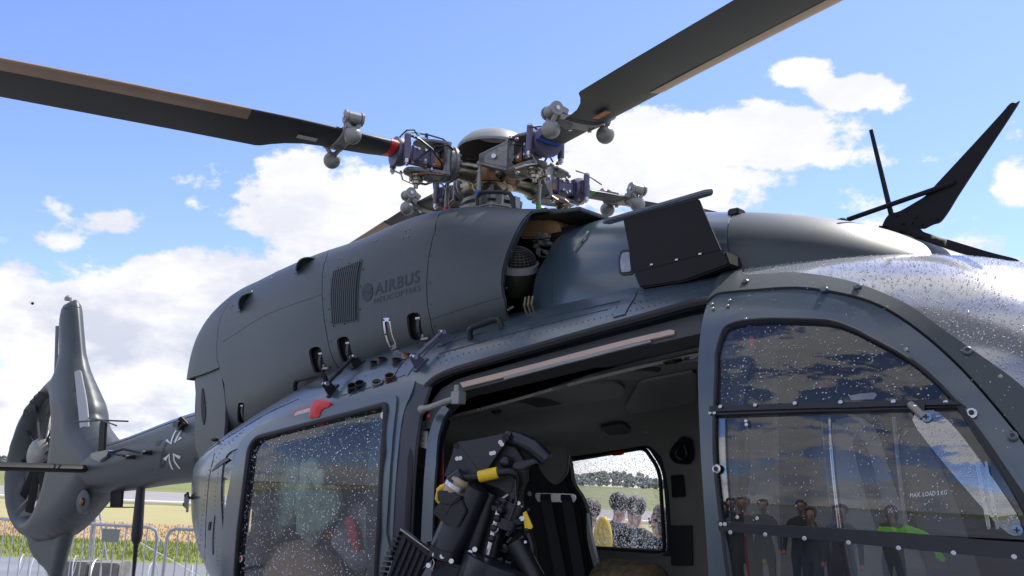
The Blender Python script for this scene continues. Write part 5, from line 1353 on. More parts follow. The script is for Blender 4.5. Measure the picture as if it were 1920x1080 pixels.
# ================================================================== cabin interior
MB().box((.3, 0, .70), (4.6, 1.7, .04)).build('cabin_floor', LINING2, heli)
def gx(lo, hi, n): return list(np.linspace(lo, hi, n))
ceilhole = CEIL.path(rnd([(1000, 866), (1217, 834), (1243, 860), (1262, 1044), (1003, 1030)], 10), True)
slith = CEIL.path([(1369, 780), (1391, 780), (1397, 960), (1382, 960)], True)
inner = [(-1.7, .95), (2.02, .95), (2.02, PI + .75), (-1.7, PI + .75)]
lin = panel('cabin_lining', CEIL, inner, LINING, heli, holes=[ceilhole, slith], h=.08, off=0.0, thick=-.015, label='grey green ceiling and side trim of the cabin')
def cpan(name, pxs, m, off=-.004, th=.012, r=6, par=None, gap=0):
    return panel(name, CEIL, CEIL.path(rnd(pxs, r), True), m, par or lin, h=.05, off=off, thick=th)
CP = mat('ceiling_panel', (.34, .34, .29), .55, var=.08, vscale=3, bump=.1, bscale=200)
cpan('ceiling_panel', [(1010, 697), (1160, 713), (1173, 724), (1165, 738), (1110, 746), (960, 770), (930, 760), (985, 725)], CP, r=10)
cpan('ceiling_panel', [(1198, 711), (1304, 690), (1306, 748), (1190, 770), (1170, 760), (1184, 735)], CP, r=10)
cpan('ceiling_panel', [(1062, 676), (1225, 640), (1304, 624), (1306, 682), (1190, 706), (1040, 686)], CP, r=8)
cpan('ceiling_panel', [(880, 740), (990, 712), (960, 745), (900, 775), (850, 790), (846, 770)], CP, r=8)
cpan('ceiling_recess', [(1145, 672), (1180, 666), (1240, 682), (1236, 690), (1160, 680)], LINING2, off=-.014, th=.004, r=5)
cpan('storage_flap', [(1124, 796), (1166, 788), (1184, 800), (1178, 808), (1142, 810)], LINING2, off=-.006, th=.012, r=5)
cpan('ceiling_vent', [(945, 745), (975, 738), (1055, 750), (1010, 757)], LINING2, off=-.014, th=.004, r=5)
for q, rr in (((1256, 655), .035), ((1286, 652), .018), ((930, 765), .022)):
    x, a = CEIL.hit(*q, far=True); p = CEIL.p3(x, a, -.012); n = Vector(CEIL.nrm(x, a))
    MB().lathe(p, n * -1, [(0, rr * 1.15), (.010, rr), (.012, rr * .8), (.006, rr * .7)], 20).build('reading_lamp', BLACK, lin)
    MB().sphere(p + n * -.006, rr * .45, sq=(1, 1, .6)).build('lamp_lens', SILVER, lin)
for q in ((1128, 803), (1148, 797), (1146, 733), (1174, 663), (1212, 806)):
    x, a = CEIL.hit(*q, far=True); MB().sphere(CEIL.p3(x, a, -.012), .007, 8, 5).build('panel_stud', SILVER, lin)
mb = MB(); mb.tube([CEIL.px3(1270, 642, -.01, True), CEIL.px3(1290, 640, -.02, True), CEIL.px3(1308, 650, -.01, True)], .008, 6); mb.build('overhead_bracket', GREY, lin)
# headset hook with its dark backing, small pocket
cpan('hook_backing', [(1262, 832), (1280, 812), (1300, 818), (1306, 850), (1300, 868), (1270, 865), (1258, 848)], BLACK, off=-.02, th=.01, r=8)
hk = [CEIL.px3(*q, -.035, True) for q in ((1273, 835), (1272, 843), (1276, 852), (1283, 857), (1290, 853), (1292, 843), (1288, 832), (1286, 827), (1291, 826))]
MB().tube(hk, .004, 6).build('headset_hook', SILVER, lin)
cpan('door_pocket', [(1262, 890), (1284, 889), (1288, 931), (1265, 933)], BLACK, off=-.015, th=.01, r=3)
cpan('wall_panel', [(1260, 985), (1300, 985), (1302, 1060), (1262, 1060)], LINING2, off=-.012, th=.008, r=3)
# front partition strip and cockpit furniture
so = Vector((2.12, -.42, 1.5)); sn = Vector((.55, -.83, 0))
def seatshape(name, pts, o, n, th, m, parent, bev=.02): return slab(name, pts, o, n, th, m, parent, bevel=bev)
s1 = seatshape('pilot_seat', cr([(1560, 800), (1575, 786), (1600, 781), (1632, 792), (1652, 825), (1668, 880), (1692, 950), (1735, 1060), (1755, 1120, 1), (1605, 1120, 1), (1590, 1050), (1568, 930)], 3, True), so, sn, .14, SEATG, heli)
seatshape('seat_slot', cr([(1600, 828), (1618, 826), (1632, 860), (1652, 930), (1680, 1020), (1705, 1110, 1), (1680, 1110, 1), (1650, 1010), (1622, 920)], 3, True), so - sn * -.012, sn, .01, LINING2, s1, 0)
s2 = seatshape('pilot_seat', cr([(1700, 800), (1730, 815), (1765, 880), (1800, 960), (1850, 1110, 1), (1740, 1110, 1), (1720, 980), (1690, 850)], 3, True), (2.2, .35, 1.5), sn, .14, SEATG, heli)
MB().tube([at_y(1676, 782, -.55), at_y(1682, 850, -.55), at_y(1692, 940, -.55), at_y(1700, 985, -.55)], .006, 6).build('harness_strap', SEATG, s1)
slab('cockpit_pillar', [(1538, 782), (1556, 782), (1584, 1000), (1562, 1000)], (2.2, -.66, 1.5), sn, .03, mat('pillar_paint', (.05, .065, .085), .45), heli, bevel=.004)
slab('door_strap', [(1390, 1007), (1400, 1005), (1408, 1095), (1394, 1095)], (2.1, -.78, 1.5), sn, .004, RED, heli)
slab('door_strap', [(1405, 630), (1412, 630), (1415, 668), (1407, 668)], (2.1, -.74, 2.1), sn, .004, RED, heli)
MB().box((2.75, 0, 1.28), (.30, 1.2, .36)).build('instrument_panel', BLACK, heli, bevel=.03)
MB().box((2.55, 0, 1.0), (.5, .35, .5)).build('centre_console', BLACK, heli, bevel=.03)
mb = MB(); mb.prism([(2.02, -.58, .72), (2.02, .1, .72), (2.02, .1, 2.3), (2.02, -.35, 2.3), (2.02, -.58, 2.2)], (.02, 0, 0)); mb.build('cabin_partition', LINING2, heli)
MB().prism([(2.0, .2, .72), (2.0, .85, .72), (2.0, .80, 2.15), (2.0, .2, 2.25)], (.02, 0, 0)).build('cabin_partition', LINING2, heli)
MB().box((2.35, 0, 2.38), (.5, .5, .06)).build('overhead_panel', BLACK, heli, bevel=.01)
MB().box((2.35, -.30, 2.30), (.14, .03, .05)).build('overhead_label', LABEL, heli)
slab('white_reflection', [(1592, 742), (1612, 738), (1640, 736), (1645, 740), (1638, 748), (1596, 750)], (2.2, -.5, 2.0), (.55, -.83, 0), .004, WHITE, heli)  # added white slab standing in for a white reflection in the pane
for p in ((2.25, -.1, 2.32), (2.4, -.2, 2.33), (2.5, .1, 2.32)): MB().cyl(p, Vector(p) + Vector((0, -.02, -.05)), .012).build('overhead_switch', SILVER, heli)
# far-side bright door sill post seen through the slit
# cabin seat with its black harness
yo = Vector((.55, .38, 1.4)); yn = Vector((.5, -.86, 0))
seat = slab('cabin_seat', cr([(1010, 842), (1030, 838), (1058, 846), (1066, 870), (1072, 905), (1090, 935), (1101, 970), (1104, 1010), (1112, 1050), (1122, 1110, 1), (975, 1110, 1), (975, 1000), (978, 940), (990, 880)], 3, True), yo, yn, .16, FABRIC, heli, bevel=.03)
slab('seat_rim', cr([(1100, 962), (1106, 1000), (1118, 1050), (1130, 1105, 1), (1124, 1105, 1), (1110, 1050), (1101, 1010)], 3, True), yo - yn * -.02, yn, .08, SEATG, seat, bevel=.008)
slab('head_cushion', cr([(1005, 836), (1062, 838), (1066, 868), (1062, 890), (1048, 906), (1036, 907), (1018, 890), (1004, 862), (998, 845)], 3, True), yo - yn * -.03, yn, .03, mat('cushion', (.13, .13, .11), .6), seat, bevel=.01)
gd = slab('belt_guide', rnd([(1004, 924), (1077, 926), (1080, 934), (1077, 942), (1008, 941), (1003, 932)], 4), yo - yn * -.045, yn, .02, SILVER, seat, bevel=.004)
for q in (((1013, 926), (1032, 926), (1032, 939), (1013, 938)), ((1051, 927), (1070, 928), (1070, 940), (1051, 939))): slab('belt_slot', q, yo - yn * -.052, yn, .01, FABRIC, seat)
for a, b in (((1022, 932), (1055, 1105)), ((1062, 933), (1090, 1105))):
    slab('harness_belt', [(a[0] - 10, a[1]), (a[0] + 10, a[1]), (b[0] + 12, b[1]), (b[0] - 10, b[1])], yo - yn * -.05, yn, .006, mat('belt', (.02, .02, .024), .7), seat)
# red and blue strap by the rear post, white bits
slab('hanging_strap', [(818, 838), (830, 838), (831, 1000), (829, 1090), (819, 1090), (820, 960)], (.8, -.6, 1.8), yn, .012, RED, heli)
slab('hanging_strap', [(826, 808), (829, 808), (830, 850), (826, 850)], (.8, -.62, 1.8), yn, .008, BLUE, heli)
mb = MB()
for q in ((824, 798), (828, 805), (823, 812), (827, 818)): mb.sphere(on_plane(q[0], q[1], (.8, -.6, 1.8), yn), .006, 8, 6)
mb.build('strap_buckle', SILVER, heli)
slab('cabin_bracket', [(797, 928), (820, 928), (820, 942), (797, 943)], (.75, -.82, 1.7), yn, .03, SILVER, heli, bevel=.003)

# load behind the sliding door window
def blob(name, c, r, sq, m, amp, seed, parent=None, fr=3.0):
    mb = MB().sphere(c, r, 40, 26, sq); rg = random.Random(seed); o = Vector((rg.random() * 9, rg.random() * 9, 0))
    from mathutils import noise
    for v in mb.v:
        d = (v - Vector(c)); n = noise.noise((v * fr / r * .3 + o)) + .5 * noise.noise(v * fr / r * .8 + o) ; v += d.normalized() * n * amp
    return mb.build(name, m, parent, angle=80)
CLOTH = mat('green_cloth', (.30, .44, .35), .8, var=.45, vscale=8, bump=.5, bscale=30)
g = blob('flight_overall', at_y(520, 925, -.76), .23, (.85, .32, 1.1), CLOTH, .10, 3); tag(g, 'crumpled green overall hanging behind the sliding door window', 'overall')
g = blob('flight_overall', at_y(590, 930, -.76), .16, (.75, .35, 1.2), CLOTH, .10, 8); tag(g, 'green overall with hanging sleeve beside the red tag', 'overall')
g = blob('flight_helmet_bag', at_y(560, 1098, -.70), .26, (1.25, .6, .85), mat('brown_bag', (.44, .33, .25), .75, var=.15, bump=.3, bscale=80), .02, 5, fr=1.0); tag(g, 'round brown padded bag at the foot of the sliding door window', 'bag')
g = blob('cargo_bag', at_y(670, 1000, -.62), .14, (1, .5, 1.1), mat('grey_bag', (.25, .25, .27), .7, var=.3, bump=.4, bscale=40), .06, 9); tag(g, 'dark grey kit bag right of the green overalls', 'bag')
sl_ = slab('warning_streamer', cr([(596, 980), (608, 978), (618, 990), (624, 1004), (612, 1010), (600, 1000)], 3, True), (-.2, -.72, 1.5), (0, -1, 0), .02, RED, None, bevel=.004); tag(sl_, 'short red streamer hanging behind the rain spotted window', 'streamer')
sl_ = slab('warning_streamer', cr([(642, 972), (662, 976), (668, 1010), (672, 1030), (662, 1034), (654, 1010)], 3, True), (.1, -.70, 1.5), (0, -1, 0), .02, mat('faded_red', (.5, .08, .08), .6), None, bevel=.004); tag(sl_, 'faded pinkish red streamer near the front edge of the window', 'streamer')

# camouflage kit on the cabin floor
CAMO = mat('camouflage', (.07, .08, .035), .85, var=.5, vscale=26, bump=.4, bscale=60, col2=(.34, .22, .12))
cb = blob('camouflage_bag', at_y(1180, 1092, .10), .16, (1.3, .8, .75), CAMO, .05, 12, fr=1.6); tag(cb, 'camouflage cloth bag below the far cabin window', 'bag')
# neon slab added inside the cockpit, standing in for a jacket reflected in the glass
NEON = mat('reflected_neon_green', (.22, .80, .04), .6, var=.15, bump=.4, bscale=40, emit=None)
nj = slab('reflected_vest', cr([(1648, 990), (1668, 988), (1690, 991), (1700, 985), (1715, 989), (1740, 999), (1752, 1014), (1765, 1035), (1776, 1053), (1760, 1050), (1750, 1032), (1722, 1022), (1700, 1012), (1670, 1003), (1650, 1002)], 3, True), (2.3, -.70, 1.6), sn, .03, NEON, None, bevel=.008)
tag(nj, 'neon green slab in the cockpit, standing in for a vest reflected in the door glass', 'vest')

# ================================================================== black door-mounted device
dev = thing('door_mounted_gun', 'wet black door gun mount with yellow banded cables and thick tubes', 'gun mount', (1.0, -.95, .74))
PO = Vector((1.02, -.95, 1.7)); PN = Vector((.45, -.89, 0)).normalized()
def dp(q, o=0.0): return on_plane(q[0], q[1], PO + PN * o, PN)
def dsl(name, pts, o, th, m, bev=.004, par=None): return slab(name, pts, PO + PN * o, PN, th, m, par or dev, bevel=bev)
def dtube(name, qs, r, m, o=0.0, n=10, par=None): return MB().tube([dp(q[:2], q[2] if len(q) > 2 else o) for q in qs], r, n).build(name, m, par or dev)
plate_ = dsl('top_plate', cr([(861, 828), (858, 829), (851, 838), (848, 850), (834, 890), (836, 893), (842, 895, 1), (900, 893), (905, 893, 1), (952, 822), (957, 813), (955, 810), (947, 812), (900, 822)], 3, True), .02, .05, GUN, .006)
for q in ((857, 860), (863, 859), (926, 849), (921, 850), (941, 833), (938, 829)): MB().cyl(dp(q, .02), dp(q, .03), .008, n=10).build('plate_bolt', SILVER, plate_)
MB().cyl(dp((856, 836), .021), dp((856, 836), .024), .012, n=14).build('plate_hole', DARK, plate_)
MB().cyl(dp((948, 820), .021), dp((948, 820), .024), .013, n=14).build('plate_hole', DARK, plate_)
dtube('carry_handle', [(951, 821, -.03), (975, 826, -.02), (1000, 838, .0), (1020, 856, .0), (1026, 862, .0)], .030, GUN, n=14)
dsl('side_plate', [(900, 893), (955, 815), (970, 845), (985, 870), (985, 900), (965, 935), (935, 915), (905, 905)], -.02, .05, BLACK)
dsl('side_arm', [(960, 868), (1000, 860), (1012, 866), (990, 874), (980, 880), (960, 878)], .0, .02, GUN)
MB().sphere(dp((948, 866), .01), .024).build('pivot_ball', GUN, dev)
# rear dark body so the sky and seat do not show through
dsl('mount_body', [(860, 905), (905, 893), (960, 900), (975, 940), (985, 1000), (990, 1110), (820, 1110), (830, 1000), (845, 950)], -.09, .06, BLACK, .01)
dtube('main_tube', [(888, 915, .0), (834, 1042, .02)], .066, GUN, n=28)
dtube('tube_collar', [(837, 1028, .02), (832, 1045, .02)], .078, GUN, n=28)
MB().lathe(dp((893, 903), 0), dp((888, 915), 0) - dp((893, 903), 0), [(0, .035), (.5, .055), (1, .066)], 24).build('tube_cap', GUN, dev)
dtube('second_tube', [(920, 925, -.05), (872, 1075, -.03)], .045, BLACK, n=20)
dtube('gun_barrel', [(948, 935, -.02), (905, 1090, .0)], .035, BLACK, n=16)
dtube('connector_head', [(868, 890, .06), (846, 905, .06)], .028, GUN, n=16)
MB().lathe(dp((866, 897), .06), dp((840, 940), .06) - dp((866, 897), .06), [(0, .028), (.08, .036), (.18, .037), (.2, .030), (.28, .030), (.3, .040), (.42, .042), (.46, .042), (1.0, .034)], 22).build('plug_shell', mat('tan_connector', (.42, .30, .20), .4, metal=.3, var=.1), dev)
dtube('plug_ring', [(857, 908, .062), (853, 915, .062)], .044, SILVER, n=22)
dtube('cable', [(858, 893, .06), (870, 896, .05), (885, 895, .05), (897, 893, .05), (935, 886, .04), (955, 884, .03), (966, 888, .02), (970, 898, .0), (967, 915, 0), (958, 945, 0)], .014, BLACK)
dtube('yellow_sleeve', [(898, 894, .052), (933, 886, .045)], .0215, YELLOW, n=12)
dtube('yellow_sleeve', [(836, 911, .03), (828, 914, .03), (822, 921, .03)], .011, YELLOW, n=10)
dtube('cable', [(836, 911, .03), (822, 921, .03), (819, 935, .03), (826, 945, .02)], .008, YELLOW)
bx_ = dsl('black_box', [(822, 942), (847, 946), (864, 934), (874, 958), (858, 990), (834, 984), (811, 961)], .09, .09, BLACK, .004)
dsl('box_face', [(822, 943), (846, 947), (836, 966), (811, 960)], .094, .01, GUN, .002, bx_)
dsl('box_lid', [(818, 919), (850, 921), (865, 932), (848, 946), (821, 943)], .105, .03, GUN, .006)
# right-hand optics
dtube('sensor_drum', [(970, 945, .0), (956, 978, .0)], .044, BLACK, n=24)
dtube('sensor_ring', [(954, 972, .0), (948, 990, .0)], .056, GUN, n=26)
MB().tube([dp((965, 946), .05), dp((958, 962), .05)], .004, 6).build('drum_edge', SILVER, dev)
dtube('cable', [(966, 900, .02), (968, 940, .05), (955, 975, .06)], .006, BLACK)
dtube('support_rod', [(936, 955, .05), (915, 1040, .05)], .012, SILVER)
for q in ((938, 957), (932, 972), (926, 990), (922, 1010)): MB().sphere(dp(q, .055), .015, 10, 7).build('knob', BLACK, dev)
pts = [(927 + 7 * math.cos(t), 990 + 8 * math.sin(t), .06) for t in [2 * PI * i / 12 for i in range(11)]]
dtube('wire_loop', pts, .003, SILVER, n=6)
big = MB().lathe(dp((938, 1052), .03), dp((905, 1150), .03) - dp((938, 1052), .03), [(0, .125), (.02, .132), (.9, .132), (1.0, .12)], 40).build('large_drum', GUN, dev)
dtube('black_hose', [(978, 965, .0), (985, 985, 0), (996, 1020, .0), (1006, 1090, .0)], .016, BLACK)
dsl('yellow_tag', [(980, 962), (986, 958), (999, 988), (996, 992), (984, 991)], .035, .006, YELLOW, .001)
# ridged hose and links at lower right
mb = MB()
for i in range(12):
    t = i / 11; q = (968 + 34 * t, 1020 + 62 * t); p = dp(q, .04); d_ = (dp((q[0] + 3, q[1] + 6), .04) - p).normalized(); mb.cyl(p - d_ * .007, p + d_ * .007, .036, n=14)
mb.build('ribbed_hose', BLACK, dev)
random.seed(11)
for i in range(40):
    q = (random.uniform(930, 990), random.uniform(925, 1060)); p = dp(q, random.uniform(.0, .05)); MB().cyl(p, p + Vector((random.uniform(-.02, .02), -.012, random.uniform(-.02, .02))), random.uniform(.004, .012), n=8).build('fitting', random.choice([GUN, BLACK, BLACK, SILVER]), dev)
for q in ((881, 1036), (890, 1030), (815, 1040), (803, 1060), (868, 1068), (846, 1052), (829, 1043)): MB().cyl(dp(q, .08), dp(q, .095), .009, n=10).build('fitting', SILVER, dev)
dtube('safety_wire', [(818, 1042, .085), (832, 1043, .085), (838, 1040, .085)], .003, SILVER)
dtube('safety_wire', [(810, 1068, .085), (815, 1055, .09), (812, 1048, .085)], .003, SILVER)
dtube('safety_wire', [(780, 1090, .07), (790, 1068, .085), (800, 1060, .08), (812, 1070, .07)], .0025, SILVER)
dsl('lower_block', [(812, 1052), (872, 1062), (878, 1110), (800, 1110)], .06, .1, GUN, .01)
# angled ribbed bracket at lower left
br = dsl('angle_bracket', [(751, 992), (802, 1030), (808, 1045), (796, 1060), (770, 1110), (720, 1110)], .09, .03, BLACK, .003)
dsl('bracket_edge', [(750, 990), (804, 1030), (805, 1033), (751, 994)], .115, .03, SILVER, 0, br)
for i in range(5):
    a = (757 + 9 * i, 1008 + 8 * i); dsl('bracket_rib', [a, (a[0] + 4, a[1] + 3), (a[0] - 26, a[1] + 75), (a[0] - 31, a[1] + 73)], .105, .012, GUN, .001, br)
mb = MB()
for i in range(9):
    q = (747 - 3.6 * i, 1000 + 9.5 * i); p = dp(q, .09); mb.box(p, (.03, .02, .012))
mb.build('bracket_teeth', BLACK, br, bevel=.002)

# ================================================================== the airfield
GV = Vector((_v.x, _v.y, 0)); GR = Vector((_r.x, _r.y, 0)); CG = Vector((CAM.x, CAM.y, 0))
def G(s, l, z=0.0): return CG + GV * s + GR * l + Vector((0, 0, z))
def ground_mat(name, c1, c2, scale, rough=.9, bump=.4, c3=None, stretch=(1, 1, 1), wet=None):
    m = bpy.data.materials.new(name); m.use_nodes = True; nt = m.node_tree; N, L = nt.nodes, nt.links; b = N["Principled BSDF"]
    b.inputs['Roughness'].default_value = rough; b.inputs['Specular IOR Level'].default_value = .3
    tc = N.new("ShaderNodeTexCoord"); mp = N.new("ShaderNodeMapping"); L.new(tc.outputs['Object'], mp.inputs[0]); mp.inputs['Rotation'].default_value = (0, 0, RAD(-45)); mp.inputs['Scale'].default_value = stretch
    n = N.new("ShaderNodeTexNoise"); n.inputs['Scale'].default_value = scale; n.inputs['Detail'].default_value = 8; n.inputs['Roughness'].default_value = .7; L.new(mp.outputs[0], n.inputs['Vector'])
    n2 = N.new("ShaderNodeTexNoise"); n2.inputs['Scale'].default_value = scale * .12; n2.inputs['Detail'].default_value = 5; L.new(mp.outputs[0], n2.inputs['Vector'])
    r = N.new("ShaderNodeValToRGB"); r.color_ramp.elements[0].position = .32; r.color_ramp.elements[0].color = (*c1, 1); r.color_ramp.elements[1].position = .68; r.color_ramp.elements[1].color = (*c2, 1); L.new(n.outputs[0], r.inputs[0])
    mx = N.new("ShaderNodeMix"); mx.data_type = 'RGBA'; mr = N.new("ShaderNodeMapRange"); mr.inputs['From Min'].default_value = .42; mr.inputs['From Max'].default_value = .62; L.new(n2.outputs[0], mr.inputs[0])
    L.new(mr.outputs[0], mx.inputs[0]); L.new(r.outputs[0], mx.inputs[6]); mx.inputs[7].default_value = (*(c3 or c2), 1); L.new(mx.outputs[2], b.inputs['Base Color'])
    if wet: 
        rr = N.new("ShaderNodeMapRange"); rr.inputs['From Min'].default_value = .4; rr.inputs['From Max'].default_value = .6; rr.inputs['To Min'].default_value = wet; rr.inputs['To Max'].default_value = rough; L.new(n2.outputs[0], rr.inputs[0]); L.new(rr.outputs[0], b.inputs['Roughness'])
    bp = N.new("ShaderNodeBump"); bp.inputs['Strength'].default_value = bump; bp.inputs['Distance'].default_value = .03; L.new(n.outputs[0], bp.inputs['Height']); L.new(bp.outputs[0], b.inputs['Normal'])
    return m
def sheet(name, s0, s1, l0, l1, z, m):
    o = finish(name, [G(s0, l0, z), G(s1, l0, z), G(s1, l1, z), G(s0, l1, z)], [(0, 1, 2, 3)], m, None, False); o['kind'] = 'structure'; return o
GRASS = ground_mat('meadow_grass', (.10, .13, .035), (.24, .23, .08), .8, c3=(.20, .22, .07), stretch=(.25, 1, 1))
TALL = ground_mat('dry_field_grass', (.34, .23, .12), (.47, .31, .18), 1.4, c3=(.40, .30, .15), stretch=(1, 3, 1))
SHORT = ground_mat('green_verge', (.12, .17, .03), (.28, .30, .08), 3.0, c3=(.14, .17, .04))
APRON = ground_mat('apron_concrete', (.15, .155, .165), (.24, .24, .25), 2.0, rough=.75, bump=.1, c3=(.20, .20, .21), wet=.25)
RUN = ground_mat('runway_asphalt', (.25, .235, .235), (.33, .31, .31), .5, bump=.05, c3=(.30, .28, .28), stretch=(.1, 1, 1))
sheet('ground', -2500, 4000, -4000, 4000, 0.0, GRASS)
sheet('apron', -120, 18.2, -200, 200, 0.004, APRON)
sheet('grass_verge', 18.2, 23.5, -120, 160, 0.004, SHORT)
sheet('dry_field', 23.5, 31, -200, 300, 0.004, TALL)
sheet('dry_meadow', 31, 46, -200, 300, 0.004, ground_mat('pale_meadow', (.30, .27, .12), (.44, .38, .20), .7, c3=(.36, .33, .15), stretch=(.3, 1, 1), bump=.8))
sheet('runway', 49, 72, -900, 1500, 0.004, RUN)
sheet('runway_marking', 51, 52.2, -900, 1500, 0.008, mat('runway_white', (.7, .7, .7), .6))
# standing grass along the verge and field edge
rg = random.Random(4)
def grass(name, s0, s1, l0, l1, n, h0, h1, m, w=.012):
    V = []; Fc = []
    for _ in range(n):
        s = rg.uniform(s0, s1); l = rg.uniform(l0, l1) * s / 20; p = G(s, l); hh = rg.uniform(h0, h1); a = rg.uniform(0, PI); d = Vector((math.cos(a), math.sin(a), 0)) * w * s / 18; t = Vector((rg.uniform(-.4, .4), rg.uniform(-.4, .4), 1)) * hh; b = len(V)
        V += [p - d, p + d, p + t * .6 + d * .6, p + t]; Fc += [(b, b + 1, b + 2), (b, b + 2, b + 3)]
    return finish(name, V, Fc, m, None, False, kind='stuff')
grass('verge_grass', 18.4, 23, -13, 2, 9000, .04, .13, mat('grass_blade', (.18, .25, .04), .7, var=.4, vscale=2, col2=(.42, .40, .13)))
grass('field_grass', 23, 30, -14, 4, 6000, .04, .10, mat('dry_grass_blade', (.44, .30, .15), .8, var=.3, vscale=.25, col2=(.48, .38, .18)), .012)
# far wood
mbw = MB(); rg = random.Random(8)
def ico(c, r, sq):
    t = (1 + 5 ** .5) / 2; vs = [(-1, t, 0), (1, t, 0), (-1, -t, 0), (1, -t, 0), (0, -1, t), (0, 1, t), (0, -1, -t), (0, 1, -t), (t, 0, -1), (t, 0, 1), (-t, 0, -1), (-t, 0, 1)]
    fs = [(0, 11, 5), (0, 5, 1), (0, 1, 7), (0, 7, 10), (0, 10, 11), (1, 5, 9), (5, 11, 4), (11, 10, 2), (10, 7, 6), (7, 1, 8), (3, 9, 4), (3, 4, 2), (3, 2, 6), (3, 6, 8), (3, 8, 9), (4, 9, 5), (2, 4, 11), (6, 2, 10), (8, 6, 7), (9, 8, 1)]
    mbw.add([Vector(c) + Vector((v[0] * sq, v[1] * sq, v[2])) * r / 1.9 * rg.uniform(.75, 1.2) for v in vs], fs)
for _ in range(6500):
    l = rg.uniform(-560, 420); s = rg.uniform(740, 900); env = 6.0 + 3.2 * math.sin(l * .021) + 2 * math.sin(l * .073 + 1) + .006 * (l + 300)
    z = rg.uniform(.1, 1) ** .7 * env; ico(G(s, l, z), rg.uniform(.9, 2.0), 1.2)
mbw.build('far_wood', mat('hazed_foliage', (.12, .145, .14), .9, var=.3, vscale=.15, col2=(.17, .19, .17)), None, angle=20, kind='stuff')  # distance haze is mixed into this pale grey green foliage colour
# crowd barriers behind the tail
STEEL = mat('galvanised_steel', (.50, .51, .53), .42, metal=.7, var=.15, vscale=12)
b0 = at_z(306, 990, 1.1); bu = (at_z(298, 989, 1.1) - at_z(0, 972, 1.1)).normalized(); bu.z = 0; bu.normalize(); b0.z = 0
def barrier(o, length=2.38):
    root = thing('crowd_barrier', '', 'barrier', o, 'crowd barriers behind the tail')
    W_ = lambda t, z: Vector(o) + bu * t + Vector((0, 0, z))
    r = .10; pts = [W_(0, .12), W_(0, 1.1 - r), W_(.03, 1.1 - .03), W_(r, 1.1), W_(length - r, 1.1), W_(length - .03, 1.07), W_(length, 1.1 - r), W_(length, .12)]
    MB().tube(pts, .019, 8).build('barrier_frame', STEEL, root)
    MB().tube([W_(0, .18), W_(length, .18)], .014, 6).build('bottom_rail', STEEL, root)
    n = 17; bars = []
    for i in range(n):
        t = length * (i + 1) / (n + 1)
        if not bars: bo = MB().tube([W_(t, .18), W_(t, 1.09)], .0075, 6, False).build('upright_bar', STEEL, root); bars.append((bo, t))
        else:
            c = link(bars[0][0].copy()); c.parent = root; c.location = bars[0][0].location + bu * (t - bars[0][1])
    nn = Vector((-bu.y, bu.x, 0))
    for t in (.3, length - .3): MB().tube([W_(t, .12) - nn * .3 + Vector((0, 0, -.10)), W_(t, .16), W_(t, .12) + nn * .3 + Vector((0, 0, -.10))], .018, 6).build('barrier_foot', STEEL, root)
    for z in (.9, .4): MB().tube([W_(length, z), W_(length + .05, z), W_(length + .05, z + .08)], .010, 5).build('barrier_hook', STEEL, root)
    return root
B1 = barrier(b0 - bu * 2.44)
MB().box(b0 - bu * .62 + Vector((0, -.02, .99)), (.22, .01, .14), (bu, Vector((-bu.y, bu.x, 0)), Vector((0, 0, 1)))).build('barrier_plate', mat('barrier_sign', (.28, .31, .29), .5), B1)
def dup(root, off, label):
    r = link(root.copy()); r.location = root.location + off; r['label'] = label
    for ch in list(root.children): c = link(ch.copy()); c.parent = r
    return r
B1['label'] = 'steel crowd barrier with a small grey plate, right behind the ventral fin'
dup(B1, bu * 2.50, 'steel crowd barrier running behind the cabin hull, right of the plated one')
dup(B1, bu * -2.50, 'steel crowd barrier at the left edge, behind the fin shroud')
dup(B1, bu * -5.0, 'steel crowd barrier farthest left beyond the fin shroud')
dup(B1, bu * 5.0, 'steel crowd barrier hidden behind the cabin, nearest the onlookers')
# razor wire coil behind them
pts = []; a0 = b0 - bu * 7 + GV * 1.5; turns = 34
for i in range(turns * 18 + 1):
    t = i / 18; an = 2 * PI * t + .4 * math.sin(t * 1.7); rr = .29 * (1 + .08 * math.sin(t * 2.3)); pts.append(a0 + bu * (t * .42 + .10 * math.sin(an * .5)) + GV * rr * math.cos(an) + Vector((0, 0, .30 + rr * math.sin(an))))
cw = MB().tube(pts, .0075, 4, False).build('razor_wire', mat('razor_wire_steel', (.72, .72, .72), .35, metal=.5), None)
tag(cw, 'loops of bright razor wire lying behind the crowd barriers', 'razor wire')
# concrete blocks, tripod mast, guy rope
cb0 = on_plane(182, 1052, G(13.6, 0), GV); cz = cb0.z
CONC = mat('weathered_concrete', (.19, .18, .165), .85, var=.3, vscale=6, bump=.5, bscale=25)
for (pxa, lab) in ((150, 'left concrete ballast block under the tripod mast'), (208, 'right concrete ballast block under the tripod mast')):
    p = on_plane(pxa, 1052, G(13.6, 0), GV); o = MB().box((p.x, p.y, cz / 2), (.42, .45, cz), (GR, GV, Vector((0, 0, 1)))).build('ballast_block', CONC, None, bevel=.02); tag(o, lab, 'concrete block', 'ballast blocks')
mast = thing('tripod_mast', 'grey lattice tripod mast standing between the concrete blocks', 'mast', on_plane(180, 1052, G(13.8, 0), GV) * 1.0)
top = on_plane(181, 925, G(13.8, 0), GV)
for a, w in (((160, 1085), .02), ((172, 1088), .016), ((203, 1070), .016)):
    p = on_plane(a[0], a[1], G(13.8, 0), GV); MB().tube([top, p], w, 8).build('mast_leg', STEEL, mast)
mb = MB()
for y in (960, 990, 1020): mb.tube([on_plane(178 - (y - 925) * .12, y, G(13.8, 0), GV), on_plane(181 - (y - 925) * .04, y - 14, G(13.8, 0), GV)], .008, 6)
mb.build('mast_brace', STEEL, mast)
